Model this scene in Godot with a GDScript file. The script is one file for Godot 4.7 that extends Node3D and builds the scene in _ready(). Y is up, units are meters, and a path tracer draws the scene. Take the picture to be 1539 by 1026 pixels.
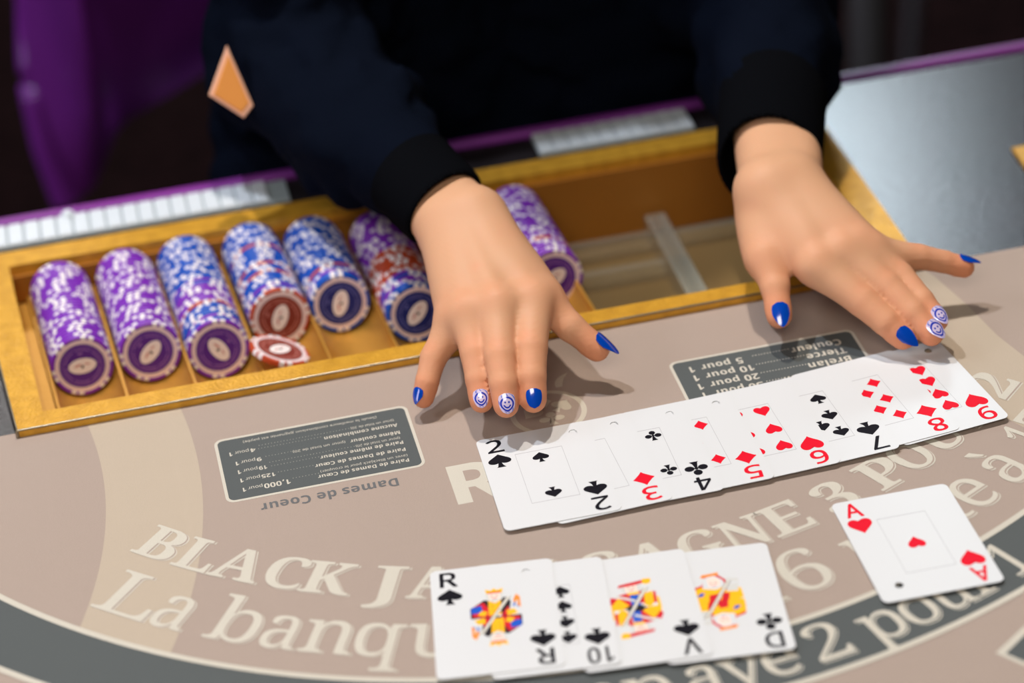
extends Node3D
# A dealer's hands on a blackjack table. Axes: x along the dealer's edge, z towards the players, y up; T is the height of the table top.

const T := 0.9
const ARC := Vector2(0.0215, -0.163)   # the centre that the printed rules bend round
var taken := {}
var glyph_cache := {}
var M := {}
var rng := RandomNumberGenerator.new()


# ------------------------------------------------------------------ geometry helpers
class Shape:
	var v := PackedVector3Array()
	var n := PackedVector3Array()
	var c := PackedColorArray()
	var uv := PackedVector2Array()
	var ix := PackedInt32Array()
	var tint := Color.WHITE
	var side_tint := Color.WHITE
	var xf := Transform3D()

	func vert(p: Vector3, nn: Vector3, t := Vector2.ZERO) -> int:
		v.append(xf * p)
		n.append((xf.basis * nn).normalized())
		c.append(tint)
		uv.append(t)
		return v.size() - 1

	func face(i: int, j: int, k: int) -> void:
		var g := (v[j] - v[i]).cross(v[k] - v[i])
		if g.dot(n[i] + n[j] + n[k]) > 0.0:
			ix.append_array([i, k, j])
		else:
			ix.append_array([i, j, k])

	func tri(a: Vector3, b: Vector3, d: Vector3, out: Vector3) -> void:
		face(vert(a, out), vert(b, out), vert(d, out))

	func quad(a: Vector3, b: Vector3, d: Vector3, e: Vector3, out: Vector3) -> void:
		var i := vert(a, out, Vector2(0, 0))
		var j := vert(b, out, Vector2(1, 0))
		var k := vert(d, out, Vector2(1, 1))
		var l := vert(e, out, Vector2(0, 1))
		face(i, j, k)
		face(i, k, l)

	func poly(p: PackedVector2Array, y: float, up := true) -> void:   # a flat polygon in the xz plane
		var t := Geometry2D.triangulate_polygon(p)
		var out := Vector3.UP if up else Vector3.DOWN
		var first := v.size()
		for q in p:
			vert(Vector3(q.x, y, q.y), out, q)
		for k in range(0, t.size(), 3):
			face(first + t[k], first + t[k + 1], first + t[k + 2])

	func inset(p: PackedVector2Array, by: float) -> PackedVector2Array:
		var o := PackedVector2Array()
		var m := p.size()
		var s := 1.0 if Geometry2D.is_polygon_clockwise(p) else -1.0
		for k in m:
			var a := (p[k] - p[(k + m - 1) % m]).normalized()
			var b := (p[(k + 1) % m] - p[k]).normalized()
			var na := Vector2(-a.y, a.x) * s
			var nb := Vector2(-b.y, b.x) * s
			var w := (na + nb).normalized()
			o.append(p[k] - w * by / maxf(0.35, w.dot(na)))
		return o

	func extrude(p: PackedVector2Array, y0: float, y1: float, bevel := 0.0) -> void:
		var m := p.size()
		var s := 1.0 if Geometry2D.is_polygon_clockwise(p) else -1.0
		var top := p if bevel <= 0.0 else inset(p, bevel)
		poly(top, y1, true)
		poly(p, y0, false)
		var face_tint := tint
		if side_tint != Color.WHITE:
			tint = side_tint
		for k in m:
			var a := p[k]
			var b := p[(k + 1) % m]
			if a.distance_to(b) < 1e-7:
				continue
			var d := (b - a).normalized()
			var out := Vector3(-d.y * s, 0, d.x * s)
			quad(Vector3(a.x, y0, a.y), Vector3(b.x, y0, b.y), Vector3(b.x, y1 - bevel, b.y), Vector3(a.x, y1 - bevel, a.y), out)
			if bevel > 0.0:
				var at := top[k]
				var bt := top[(k + 1) % m]
				quad(Vector3(a.x, y1 - bevel, a.y), Vector3(b.x, y1 - bevel, b.y), Vector3(bt.x, y1, bt.y), Vector3(at.x, y1, at.y), (out + Vector3.UP).normalized())
		tint = face_tint

	func box(at: Vector3, size: Vector3, bevel := 0.0) -> void:
		var h := size / 2.0
		var p := PackedVector2Array([Vector2(at.x - h.x, at.z - h.z), Vector2(at.x + h.x, at.z - h.z), Vector2(at.x + h.x, at.z + h.z), Vector2(at.x - h.x, at.z + h.z)])
		extrude(p, at.y - h.y, at.y + h.y, bevel)

	func loft(rings: Array, caps := true, closed := true) -> void:   # rings of equal count, smooth, normals outward of the rings' middles
		var m: int = rings[0].size()
		var first := v.size()
		var mids := []
		for r in rings:
			var mid := Vector3.ZERO
			for p in r:
				mid += p
			mids.append(mid / m)
		for a in rings.size():
			for b in m:
				var up: Vector3 = rings[mini(a + 1, rings.size() - 1)][b] - rings[maxi(a - 1, 0)][b]
				var round_: Vector3 = rings[a][(b + 1) % m if closed else mini(b + 1, m - 1)] - rings[a][(b + m - 1) % m if closed else maxi(b - 1, 0)]
				var nn := up.cross(round_).normalized()
				if nn.dot(rings[a][b] - mids[a]) < 0.0:
					nn = -nn
				vert(rings[a][b], nn, Vector2(float(b) / m, float(a) / (rings.size() - 1)))
		for a in rings.size() - 1:
			for b in (m if closed else m - 1):
				var i := first + a * m + b
				var j := first + a * m + (b + 1) % m
				face(i, j, j + m)
				face(i, j + m, i + m)
		if caps:
			for e in [0, rings.size() - 1]:
				var other: int = 1 if e == 0 else rings.size() - 2
				var out: Vector3 = (mids[e] - mids[other]).normalized()
				var mid := vert(mids[e], out)
				var start := v.size()
				for b in m:
					vert(rings[e][b], out)
				for b in m:
					face(mid, start + b, start + (b + 1) % m)

	func tube(path: Array, r: float, sides := 14) -> void:
		var rings := []
		for k in path.size():
			var d: Vector3 = (path[mini(k + 1, path.size() - 1)] - path[maxi(k - 1, 0)]).normalized()
			var a := d.cross(Vector3.UP if absf(d.y) < 0.95 else Vector3.RIGHT).normalized()
			var b := d.cross(a)
			var ring := PackedVector3Array()
			for s in sides:
				ring.append(path[k] + (a * cos(TAU * s / sides) + b * sin(TAU * s / sides)) * r)
			rings.append(ring)
		loft(rings)

	func lathe(profile: Array, sides := 40, at := Vector3.ZERO) -> void:   # profile of (radius, y), flat-shaded between its points
		for k in profile.size() - 1:
			var p: Vector2 = profile[k]
			var q: Vector2 = profile[k + 1]
			var d := (q - p).normalized()
			for s in sides:
				var e0 := Vector3(cos(TAU * s / sides), 0, sin(TAU * s / sides))
				var e1 := Vector3(cos(TAU * (s + 1) / sides), 0, sin(TAU * (s + 1) / sides))
				var n0 := e0 * d.y + Vector3.UP * -d.x
				var n1 := e1 * d.y + Vector3.UP * -d.x
				var i := vert(at + e0 * p.x + Vector3.UP * p.y, n0)
				var j := vert(at + e1 * p.x + Vector3.UP * p.y, n1)
				var l := vert(at + e1 * q.x + Vector3.UP * q.y, n1)
				var m := vert(at + e0 * q.x + Vector3.UP * q.y, n0)
				if p.x > 1e-6:
					face(i, j, l)
				if q.x > 1e-6:
					face(i, l, m)

	func slab(g: Array, nn: Array, thick: float) -> void:   # a curved sheet of some thickness over a grid of points
		var rows := g.size()
		var cols: int = g[0].size()
		var first := v.size()
		for side in 2:
			for a in rows:
				for b in cols:
					vert(g[a][b] - nn[a][b] * thick * side, nn[a][b] * (1.0 if side == 0 else -1.0), Vector2(float(b) / (cols - 1), float(a) / (rows - 1)))
		for side in 2:
			for a in rows - 1:
				for b in cols - 1:
					var i := first + side * rows * cols + a * cols + b
					face(i, i + 1, i + cols + 1)
					face(i, i + cols + 1, i + cols)
		var rim := []
		for b in cols:
			rim.append(Vector2i(0, b))
		for a in range(1, rows):
			rim.append(Vector2i(a, cols - 1))
		for b in range(cols - 2, -1, -1):
			rim.append(Vector2i(rows - 1, b))
		for a in range(rows - 2, 0, -1):
			rim.append(Vector2i(a, 0))
		var mid: Vector3 = g[rows / 2][cols / 2]
		for k in rim.size():
			var p: Vector2i = rim[k]
			var q: Vector2i = rim[(k + 1) % rim.size()]
			var a: Vector3 = g[p.x][p.y]
			var b: Vector3 = g[q.x][q.y]
			if a.distance_to(b) < 1e-7:
				continue
			var out: Vector3 = (b - a).cross(nn[p.x][p.y]).normalized()
			if out.dot((a + b) / 2.0 - mid) < 0.0:
				out = -out
			quad(a, b, b - nn[q.x][q.y] * thick, a - nn[p.x][p.y] * thick, out)

	func mesh(m: Material) -> ArrayMesh:
		var a := []
		a.resize(Mesh.ARRAY_MAX)
		a[Mesh.ARRAY_VERTEX] = v
		a[Mesh.ARRAY_NORMAL] = n
		a[Mesh.ARRAY_COLOR] = c
		a[Mesh.ARRAY_TEX_UV] = uv
		a[Mesh.ARRAY_INDEX] = ix
		var out := ArrayMesh.new()
		out.add_surface_from_arrays(Mesh.PRIMITIVE_TRIANGLES, a)
		out.surface_set_material(0, m)
		return out


# A block of signed distances that capsules are melted into, meshed by surface nets.
class Field:
	var lo: Vector3
	var h: float
	var nx: int
	var ny: int
	var nz: int
	var f: PackedFloat32Array

	func _init(from: Vector3, to: Vector3, cell: float) -> void:
		lo = from
		h = cell
		nx = int(ceil((to.x - from.x) / cell)) + 1
		ny = int(ceil((to.y - from.y) / cell)) + 1
		nz = int(ceil((to.z - from.z) / cell)) + 1
		f = fresh()

	func fresh() -> PackedFloat32Array:
		var a := PackedFloat32Array()
		a.resize(nx * ny * nz)
		a.fill(0.03)
		return a

	func capsule(g: PackedFloat32Array, a: Vector3, b: Vector3, ra: float, rb: float, k: float) -> PackedFloat32Array:
		var pad := maxf(k, 3.0 * h) + h
		var r := maxf(ra, rb) + pad
		var p0 := (a.min(b) - Vector3.ONE * r - lo) / h
		var p1 := (a.max(b) + Vector3.ONE * r - lo) / h
		var d := b - a
		var dd := maxf(d.length_squared(), 1e-12)
		for z in range(maxi(0, int(p0.z)), mini(nz, int(p1.z) + 1)):
			for y in range(maxi(0, int(p0.y)), mini(ny, int(p1.y) + 1)):
				var i := maxi(0, int(p0.x))
				var at := (z * ny + y) * nx + i
				var py := lo.y + y * h - a.y
				var pz := lo.z + z * h - a.z
				var base := py * d.y + pz * d.z
				for x in range(i, mini(nx, int(p1.x) + 1)):
					var px := lo.x + x * h - a.x
					var t := clampf((px * d.x + base) / dd, 0.0, 1.0)
					var ex := px - d.x * t
					var ey := py - d.y * t
					var ez := pz - d.z * t
					var s := sqrt(ex * ex + ey * ey + ez * ez) - ra - (rb - ra) * t
					var o := g[at]
					if k > 0.0:
						var w := maxf(k - absf(o - s), 0.0)
						g[at] = minf(o, s) - w * w / (4.0 * k)
					elif s < o:
						g[at] = s
					at += 1
		return g

	func net(s: Shape, paint: Callable) -> void:
		var sy := nx
		var sz := nx * ny
		var corner := [0, 1, sy, sy + 1, sz, sz + 1, sz + sy, sz + sy + 1]
		var id := PackedInt32Array()
		id.resize(nx * ny * nz)
		id.fill(-1)
		var first := s.v.size()
		var cells := PackedInt32Array()
		for z in nz - 1:
			for y in ny - 1:
				var at := (z * ny + y) * nx
				for x in nx - 1:
					var c0 := f[at] < 0.0
					if c0 != (f[at + 1] < 0.0) or c0 != (f[at + sy] < 0.0) or c0 != (f[at + sy + 1] < 0.0) or c0 != (f[at + sz] < 0.0) or c0 != (f[at + sz + 1] < 0.0) or c0 != (f[at + sz + sy] < 0.0) or c0 != (f[at + sz + sy + 1] < 0.0):
						var sum := Vector3.ZERO
						var count := 0
						for e in 12:
							var ax := e / 4
							var q := e % 4
							var a0: int = [[0, 2, 4, 6], [0, 1, 4, 5], [0, 1, 2, 3]][ax][q]
							var a1: int = a0 + [1, 2, 4][ax]
							var fa := f[at + corner[a0]]
							var fb := f[at + corner[a1]]
							if (fa < 0.0) != (fb < 0.0):
								var t := fa / (fa - fb)
								var p := Vector3(a0 & 1, (a0 >> 1) & 1, a0 >> 2)
								p[ax] = t
								sum += p
								count += 1
						var l := sum / count
						id[at] = s.v.size()
						s.v.append(lo + (Vector3(x, y, z) + l) * h)
						s.n.append(Vector3.ZERO)
						s.uv.append(Vector2.ZERO)
						s.c.append(Color.WHITE)
						cells.append(at)
					at += 1
		var from := s.ix.size()
		for at in cells:
			for ax in 3:
				var step: int = [1, sy, sz][ax]
				var u: int = [sy, sz, 1][ax]
				var w: int = [sz, 1, sy][ax]
				if at < u + w:
					continue
				if (f[at] < 0.0) == (f[at + step] < 0.0):
					continue
				var q := [id[at], id[at - u], id[at - u - w], id[at - w]]
				if q.min() < 0:
					continue
				if f[at] < 0.0:
					s.ix.append_array([q[0], q[3], q[2], q[0], q[2], q[1]])
				else:
					s.ix.append_array([q[0], q[1], q[2], q[0], q[2], q[3]])
		for k in range(from, s.ix.size(), 3):
			var a := s.ix[k]
			var b := s.ix[k + 1]
			var d := s.ix[k + 2]
			var g := (s.v[d] - s.v[a]).cross(s.v[b] - s.v[a])
			s.n[a] += g
			s.n[b] += g
			s.n[d] += g
		for k in range(first, s.v.size()):
			s.n[k] = s.n[k].normalized()
			s.c[k] = paint.call(s.v[k], s.n[k])


func numbered(called: String) -> String:
	var k: int = taken.get(called, 0)
	taken[called] = k + 1
	return called if k == 0 else "%s_%03d" % [called, k]


func thing(called: String, label: String, category: String, at := Vector3.ZERO, group := "") -> Node3D:
	var o := Node3D.new()
	o.name = numbered(called)
	add_child(o)
	o.position = at
	tag(o, label, category, group)
	return o


func tag(o: Node, label: String, category: String, group := "") -> void:
	o.set_meta("label", label)
	o.set_meta("category", category)
	if group:
		o.set_meta("group", group)


func part(called: String, s: Shape, m: Material, parent: Node = self, label := "") -> MeshInstance3D:
	var o := MeshInstance3D.new()
	o.name = numbered(called) if parent == self else called
	o.mesh = s.mesh(m)
	parent.add_child(o, true)
	if label:
		o.set_meta("label", label)
	return o


func structure(called: String, s: Shape, m: Material, parent: Node = self) -> MeshInstance3D:
	var o := part(called, s, m, parent)
	o.set_meta("kind", "structure")
	return o


func rounded(w: float, d: float, r: float, steps := 6, at := Vector2.ZERO) -> PackedVector2Array:
	var p := PackedVector2Array()
	for q in 4:
		var mid := Vector2([1, -1, -1, 1][q] * (w / 2 - r), [1, 1, -1, -1][q] * (d / 2 - r))
		for k in steps + 1:
			var a := PI / 2 * (q + float(k) / steps)
			p.append(at + mid + Vector2(cos(a), sin(a)) * r)
	return p


func disc(r: float, at := Vector2.ZERO, steps := 32, squash := 1.0, turn := 0.0) -> PackedVector2Array:
	var p := PackedVector2Array()
	for k in steps:
		p.append(at + Vector2(cos(TAU * k / steps) * r, sin(TAU * k / steps) * r * squash).rotated(turn))
	return p


func arc_band(s: Shape, mid: Vector2, r0: float, r1: float, a0: float, a1: float, y: float, steps := 64) -> void:
	# angles in degrees from +z towards +x
	for k in steps:
		var e := []
		for t in [k, k + 1]:
			var a: float = deg_to_rad(lerpf(a0, a1, float(t) / steps))
			e.append(Vector2(sin(a), cos(a)))
		var p: Array = [mid + e[0] * r0, mid + e[1] * r0, mid + e[1] * r1, mid + e[0] * r1]
		s.quad(Vector3(p[0].x, y, p[0].y), Vector3(p[1].x, y, p[1].y), Vector3(p[2].x, y, p[2].y), Vector3(p[3].x, y, p[3].y), Vector3.UP)


func frame_band(s: Shape, outer: PackedVector2Array, inner: PackedVector2Array, y: float) -> void:
	for k in outer.size():
		var l := (k + 1) % outer.size()
		s.quad(Vector3(outer[k].x, y, outer[k].y), Vector3(outer[l].x, y, outer[l].y), Vector3(inner[l].x, y, inner[l].y), Vector3(inner[k].x, y, inner[k].y), Vector3.UP)


# ------------------------------------------------------------------ lettering
func glyph(text: String, face: String, weight: int) -> Dictionary:
	var key := text + face + str(weight)
	if glyph_cache.has(key):
		return glyph_cache[key]
	var font := SystemFont.new()
	font.font_names = PackedStringArray([face])
	font.font_weight = weight
	var out := {}
	var base := 0.0
	var cap := 1.0
	for k in 2:
		var t := TextMesh.new()
		t.font = font
		t.font_size = 96
		t.pixel_size = 0.01
		t.depth = 0.0
		t.curve_step = 1.0
		t.horizontal_alignment = HORIZONTAL_ALIGNMENT_LEFT
		t.text = "H" if k == 0 else text
		var a := t.surface_get_arrays(0)
		var p: PackedVector3Array = a[Mesh.ARRAY_VERTEX]
		var nn: PackedVector3Array = a[Mesh.ARRAY_NORMAL]
		if k == 0:
			base = t.get_aabb().position.y
			cap = t.get_aabb().size.y
			continue
		var order: PackedInt32Array = a[Mesh.ARRAY_INDEX] if a[Mesh.ARRAY_INDEX] != null else PackedInt32Array(range(p.size()))
		var flat := PackedVector2Array()
		var x0 := INF
		var x1 := -INF
		for q in range(0, order.size(), 3):
			if nn[order[q]].z < 0.5:
				continue
			for e in 3:
				var w := Vector2(p[order[q + e]].x, p[order[q + e]].y - base) / cap
				flat.append(w)
				x0 = minf(x0, w.x)
				x1 = maxf(x1, w.x)
		out = {"points": flat, "left": x0, "right": x1, "wide": font.get_string_size(text, HORIZONTAL_ALIGNMENT_LEFT, -1, 96).x * 0.01 / cap}
	glyph_cache[key] = out
	return out


func write(s: Shape, text: String, face: String, weight: int, cap: float, at: Vector2, along: Vector2, up: Vector2, y: float, align := 0.0, stretch := 1.0) -> float:
	# at is the baseline point; align 0 starts there, 0.5 centres, 1 ends there
	var g := glyph(text, face, weight)
	var wide: float = (g.right - g.left) * cap * stretch
	var o := at - along * wide * align
	var first := s.v.size()
	for q in g.points:
		var w: Vector2 = o + along * (q.x - g.left) * cap * stretch + up * q.y * cap
		s.vert(Vector3(w.x, y, w.y), Vector3.UP)
	for k in range(first, s.v.size(), 3):
		s.face(k, k + 1, k + 2)
	return wide


func arc_letter(s: Shape, text: String, r: float, deg0: float, deg1: float, cap: float, y: float, shift := Vector2.ZERO, weight := 700) -> void:
	# one letter, its foot on the circle of radius r, its ink from deg0 to deg1
	var a := deg_to_rad((deg0 + deg1) / 2.0)
	var out := Vector2(sin(a), cos(a))
	var along := Vector2(cos(a), -sin(a))
	var g := glyph(text, "Droid Serif", weight)
	var wide: float = deg_to_rad(deg1 - deg0) * r
	var stretch: float = wide / ((g.right - g.left) * cap)
	write(s, text, "Droid Serif", weight, cap, ARC + out * r + shift, along, -out, y, 0.5, stretch)


# ------------------------------------------------------------------ suit marks, one unit high, point up along -y
func bez(p: Array, steps := 8) -> PackedVector2Array:
	var out := PackedVector2Array()
	for k in range(0, p.size() - 1, 3):
		for t in steps:
			out.append(p[k].bezier_interpolate(p[k + 1], p[k + 2], p[k + 3], float(t) / steps))
	return out


func suit(kind: String) -> Array:
	var h := bez([Vector2(0, 0.5), Vector2(-0.12, 0.25), Vector2(-0.5, 0.05), Vector2(-0.5, -0.22), Vector2(-0.5, -0.58), Vector2(-0.06, -0.6), Vector2(0, -0.28), Vector2(0.06, -0.6), Vector2(0.5, -0.58), Vector2(0.5, -0.22), Vector2(0.5, 0.05), Vector2(0.12, 0.25), Vector2(0, 0.5)])
	if kind == "h":
		return [h]
	if kind == "d":
		return [bez([Vector2(0, -0.5), Vector2(0.12, -0.3), Vector2(0.3, -0.12), Vector2(0.46, 0), Vector2(0.3, 0.12), Vector2(0.12, 0.3), Vector2(0, 0.5), Vector2(-0.12, 0.3), Vector2(-0.3, 0.12), Vector2(-0.46, 0), Vector2(-0.3, -0.12), Vector2(-0.12, -0.3), Vector2(0, -0.5)], 4)]
	var stem := bez([Vector2(0.03, -0.1), Vector2(0.04, 0.2), Vector2(0.09, 0.4), Vector2(0.2, 0.5), Vector2(0.07, 0.5), Vector2(-0.07, 0.5), Vector2(-0.2, 0.5), Vector2(-0.09, 0.4), Vector2(-0.04, 0.2), Vector2(-0.03, -0.1), Vector2(-0.01, -0.11), Vector2(0.01, -0.11), Vector2(0.03, -0.1)], 5)
	if kind == "s":
		var leaf := PackedVector2Array()
		for q in h:
			leaf.append(Vector2(q.x, -q.y * 0.72 - 0.14))
		return [leaf, stem]
	return [disc(0.19, Vector2(0, -0.3), 20, 1.05), disc(0.21, Vector2(-0.29, 0.03), 20, 0.9), disc(0.21, Vector2(0.29, 0.03), 20, 0.9), disc(0.09, Vector2(0, 0.0), 10), stem]


func mark(s: Shape, kind: String, at: Vector2, wide: float, tall: float, turn: float, y: float) -> void:
	for p in suit(kind):
		y += 1.2e-5
		var q := PackedVector2Array()
		for w in p:
			q.append(at + Vector2(w.x * wide, w.y * tall).rotated(turn))
		s.poly(q, y)


# ------------------------------------------------------------------ materials
func noise_texture(freq: float, dark: Color, light: Color, size := 512, as_normal := false, octaves := 3, strength := 4.0) -> NoiseTexture2D:
	var t := NoiseTexture2D.new()
	var f := FastNoiseLite.new()
	f.seed = 7
	f.noise_type = FastNoiseLite.TYPE_SIMPLEX
	f.frequency = freq
	f.fractal_octaves = octaves
	t.noise = f
	t.width = size
	t.height = size
	t.seamless = true
	if as_normal:
		t.as_normal_map = true
		t.bump_strength = strength
	else:
		var g := Gradient.new()
		g.set_color(0, dark)
		g.set_color(1, light)
		t.color_ramp = g
	return t


func mat(color: Color, rough: float, metal := 0.0, spec := 0.5) -> StandardMaterial3D:
	var m := StandardMaterial3D.new()
	m.albedo_color = color
	m.roughness = rough
	m.metallic = metal
	m.metallic_specular = spec
	return m


func grained(m: StandardMaterial3D, tex: Texture2D, bump: Texture2D, scale: float, depth := 1.0) -> StandardMaterial3D:
	m.uv1_triplanar = true
	m.uv1_world_triplanar = true
	m.uv1_scale = Vector3.ONE * scale
	if tex:
		m.albedo_texture = tex
	if bump:
		m.normal_enabled = true
		m.normal_texture = bump
		m.normal_scale = depth
	return m


func materials() -> void:
	var weave := noise_texture(0.16, Color(0.80, 0.80, 0.80), Color(1, 1, 1), 512, false, 2)
	var weave_bump := noise_texture(0.16, Color.BLACK, Color.WHITE, 512, true, 2, 3.0)
	for e in [["felt", Color8(185, 167, 153)], ["band", Color8(203, 187, 165)], ["cream", Color8(222, 216, 199)], ["grey", Color8(97, 102, 101)], ["grey_ink", Color8(116, 117, 117)], ["pale", Color8(213, 203, 182)]]:
		M[e[0]] = grained(mat(e[1], 0.85, 0.0, 0.3), weave, weave_bump, 28.0, 0.5)
	M.card = mat(Color8(212, 214, 213), 0.42, 0.0, 0.45)
	M.card.vertex_color_use_as_albedo = true
	M.card_edge = mat(Color8(225, 222, 215), 0.6)
	M.black_ink = mat(Color8(14, 13, 22), 0.6, 0.0, 0.25)
	M.red_ink = mat(Color8(218, 14, 40), 0.6, 0.0, 0.25)
	M.line_ink = mat(Color8(150, 148, 150), 0.5)
	M.gold = grained(mat(Color8(226, 170, 56), 0.36, 0.3, 0.5), noise_texture(0.01, Color(0.9, 0.88, 0.85), Color(1, 1, 1)), noise_texture(0.05, Color.BLACK, Color.WHITE, 512, true, 3, 5.0), 12.0, 0.32)
	M.gold_edge = mat(Color8(150, 140, 120), 0.3, 0.9)
	M.basin = grained(mat(Color8(205, 150, 62), 0.38, 0.55, 0.5), null, noise_texture(0.02, Color.BLACK, Color.WHITE, 512, true, 2, 2.0), 8.0, 0.25)
	M.basin_wall = mat(Color8(176, 118, 44), 0.5, 0.4)
	M.dark_floor = mat(Color8(150, 122, 76), 0.45, 0.35)
	var wood := noise_texture(0.012, Color(0.72, 0.72, 0.74), Color(1, 1, 1), 512, false, 4)
	M.wood = grained(mat(Color8(46, 41, 43), 0.25, 0.0, 0.5), wood, noise_texture(0.09, Color.BLACK, Color.WHITE, 512, true, 3, 2.0), 5.0, 0.035)
	M.wood.uv1_scale = Vector3(2.0, 9.0, 9.0)
	M.purple = mat(Color8(124, 46, 138), 0.4)
	M.chair = mat(Color8(104, 36, 124), 0.24, 0.0, 0.5)
	M.white_plastic = mat(Color8(206, 214, 218), 0.35)
	M.white_gap = mat(Color8(150, 162, 164), 0.5)
	M.acrylic = mat(Color(0.80, 0.82, 0.76, 0.15), 0.12)
	M.acrylic.transparency = BaseMaterial3D.TRANSPARENCY_ALPHA
	M.chip = mat(Color.WHITE, 0.42, 0.0, 0.45)
	M.chip.vertex_color_use_as_albedo = true
	M.skin = grained(mat(Color.WHITE, 0.52, 0.0, 0.3), null, noise_texture(0.12, Color.BLACK, Color.WHITE, 512, true, 3, 2.0), 22.0, 0.16)
	M.skin.vertex_color_use_as_albedo = true
	M.skin.subsurf_scatter_enabled = true
	M.skin.subsurf_scatter_strength = 0.06
	M.nail_blue = mat(Color8(4, 68, 176), 0.14, 0.0, 0.6)
	M.nail_blue.clearcoat_enabled = true
	M.nail_blue.clearcoat = 0.8
	M.nail_blue.clearcoat_roughness = 0.05
	M.nail_smile = mat(Color.WHITE, 0.16, 0.0, 0.6)
	M.nail_smile.albedo_texture = smile_texture()
	M.nail_smile.clearcoat_enabled = true
	M.nail_smile.clearcoat = 0.8
	M.nail_smile.clearcoat_roughness = 0.05
	M.jacket = grained(mat(Color8(7, 12, 23), 0.9, 0.0, 0.12), null, noise_texture(0.2, Color.BLACK, Color.WHITE, 512, true, 2, 3.0), 30.0, 0.4)
	M.cuff = grained(mat(Color8(8, 9, 12), 0.95, 0.0, 0.1), null, noise_texture(0.2, Color.BLACK, Color.WHITE, 512, true, 2, 3.0), 40.0, 0.5)
	M.trousers = mat(Color8(14, 14, 17), 0.9)
	M.hair = mat(Color8(46, 30, 22), 0.5)
	M.tag = grained(mat(Color8(218, 142, 62), 0.55, 0.0, 0.4), null, noise_texture(0.08, Color.BLACK, Color.WHITE, 512, true, 3, 3.0), 20.0, 0.4)
	M.tag_rim = mat(Color8(228, 172, 140), 0.6)
	M.carpet = grained(mat(Color8(44, 24, 24), 0.95, 0.0, 0.2), noise_texture(0.03, Color(0.5, 0.45, 0.45), Color(1, 1, 1)), null, 1.2)
	M.wall = mat(Color8(60, 52, 52), 0.9)
	M.ceiling = mat(Color8(92, 88, 86), 0.9)
	M.steel = mat(Color8(120, 122, 124), 0.35, 0.8)
	M.dark_metal = mat(Color8(24, 26, 34), 0.5, 0.4)
	M.dark_blue = mat(Color8(20, 28, 62), 0.6)


func glow(color: Color, energy: float) -> StandardMaterial3D:
	var m := mat(Color8(240, 240, 240), 0.5)
	m.emission_enabled = true
	m.emission = color
	m.emission_energy_multiplier = energy
	return m


func smile_texture() -> ImageTexture:
	var w := 160
	var im := Image.create(w, w, false, Image.FORMAT_RGBA8)
	var lilac := Color8(214, 200, 226)
	var blue := Color8(44, 62, 178)
	for y in w:
		for x in w:
			var p := Vector2(x + 0.5, y + 0.5) / w * 2.0 - Vector2.ONE
			var c := lilac
			var q := Vector2(p.x * 1.0, (p.y - 0.05) * 1.15)
			var r := q.length()
			if absf(r - 0.74) < 0.11:
				c = blue
			elif r < 0.63:
				if absf(r - 0.4) < 0.09 and q.y > 0.08:
					c = blue
				if (q - Vector2(-0.22, -0.2)).length() < 0.11 or (q - Vector2(0.22, -0.2)).length() < 0.11:
					c = blue
			if r > 0.9 and sin(p.x * 9.0 + p.y * 5.0) > 0.55:
				c = Color8(120, 130, 205)
			im.set_pixel(x, y, c)
	return ImageTexture.create_from_image(im)


# ------------------------------------------------------------------ light and air
func camera_and_light() -> void:
	var cam := Camera3D.new()
	cam.name = "camera"
	add_child(cam)
	cam.transform = Transform3D(Basis(Vector3(0.97335, -0.0763, 0.21625), Vector3(0.18034, 0.83718, -0.51635), Vector3(-0.14164, 0.54158, 0.82863)).orthonormalized(), Vector3(-0.20219, T + 0.8053, 1.18284))
	cam.fov = 15.2578
	cam.near = 0.05
	cam.far = 60.0
	var look := CameraAttributesPhysical.new()
	look.frustum_focal_length = 89.592   # with Godot's 24 mm sensor: a vertical angle of 15.26 degrees
	look.frustum_focus_distance = 1.385
	look.exposure_aperture = 3.5
	cam.attributes = look
	var air := WorldEnvironment.new()
	air.name = "air"
	var e := Environment.new()
	e.background_mode = Environment.BG_COLOR
	e.background_color = Color(0.01, 0.01, 0.012)
	e.tonemap_mode = Environment.TONE_MAPPER_LINEAR
	e.tonemap_exposure = 0.91
	e.sdfgi_enabled = true
	e.ssao_enabled = true
	e.ssil_enabled = true
	air.environment = e
	add_child(air)
	# ceiling spots over the table
	spot("ceiling_spotlight", "warm white ceiling spotlight above the right half of the table", Vector3(0.05, 2.9, -0.43), Vector3(0.0, T, 0.05), Color8(255, 243, 232), 2.85, 0.035)
	spot("ceiling_spotlight", "cool white ceiling spotlight above the left half of the table", Vector3(-0.48, 2.9, -0.47), Vector3(0.0, T, 0.05), Color8(236, 242, 255), 2.5, 0.035)
	# ceiling panels: two beyond the dealer, two over the players
	panel("ceiling panel light beyond the dealer's right side", Vector3(1.22, 2.9, -3.45), Vector2(0.5, 0.95), Color8(222, 238, 248), 5.0)
	panel("ceiling panel light beyond the dealer's left side", Vector3(-0.26, 2.9, -3.2), Vector2(0.32, 0.6), Color8(246, 244, 240), 1.4)
	panel("ceiling panel light over the players' side of the table", Vector3(-0.6, 2.9, 2.2), Vector2(1.4, 1.0), Color8(255, 244, 232), 4.8)
	panel("glowing panel on the left wall of the room", Vector3(-4.44, 1.6, 1.2), Vector2(2.2, 1.2), Color8(240, 232, 255), 4.0, true)
	panel("ceiling panel light above the purple chair's side of the room", Vector3(-2.3, 2.9, -0.5), Vector2(0.6, 1.2), Color8(235, 240, 255), 2.0)


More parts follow.
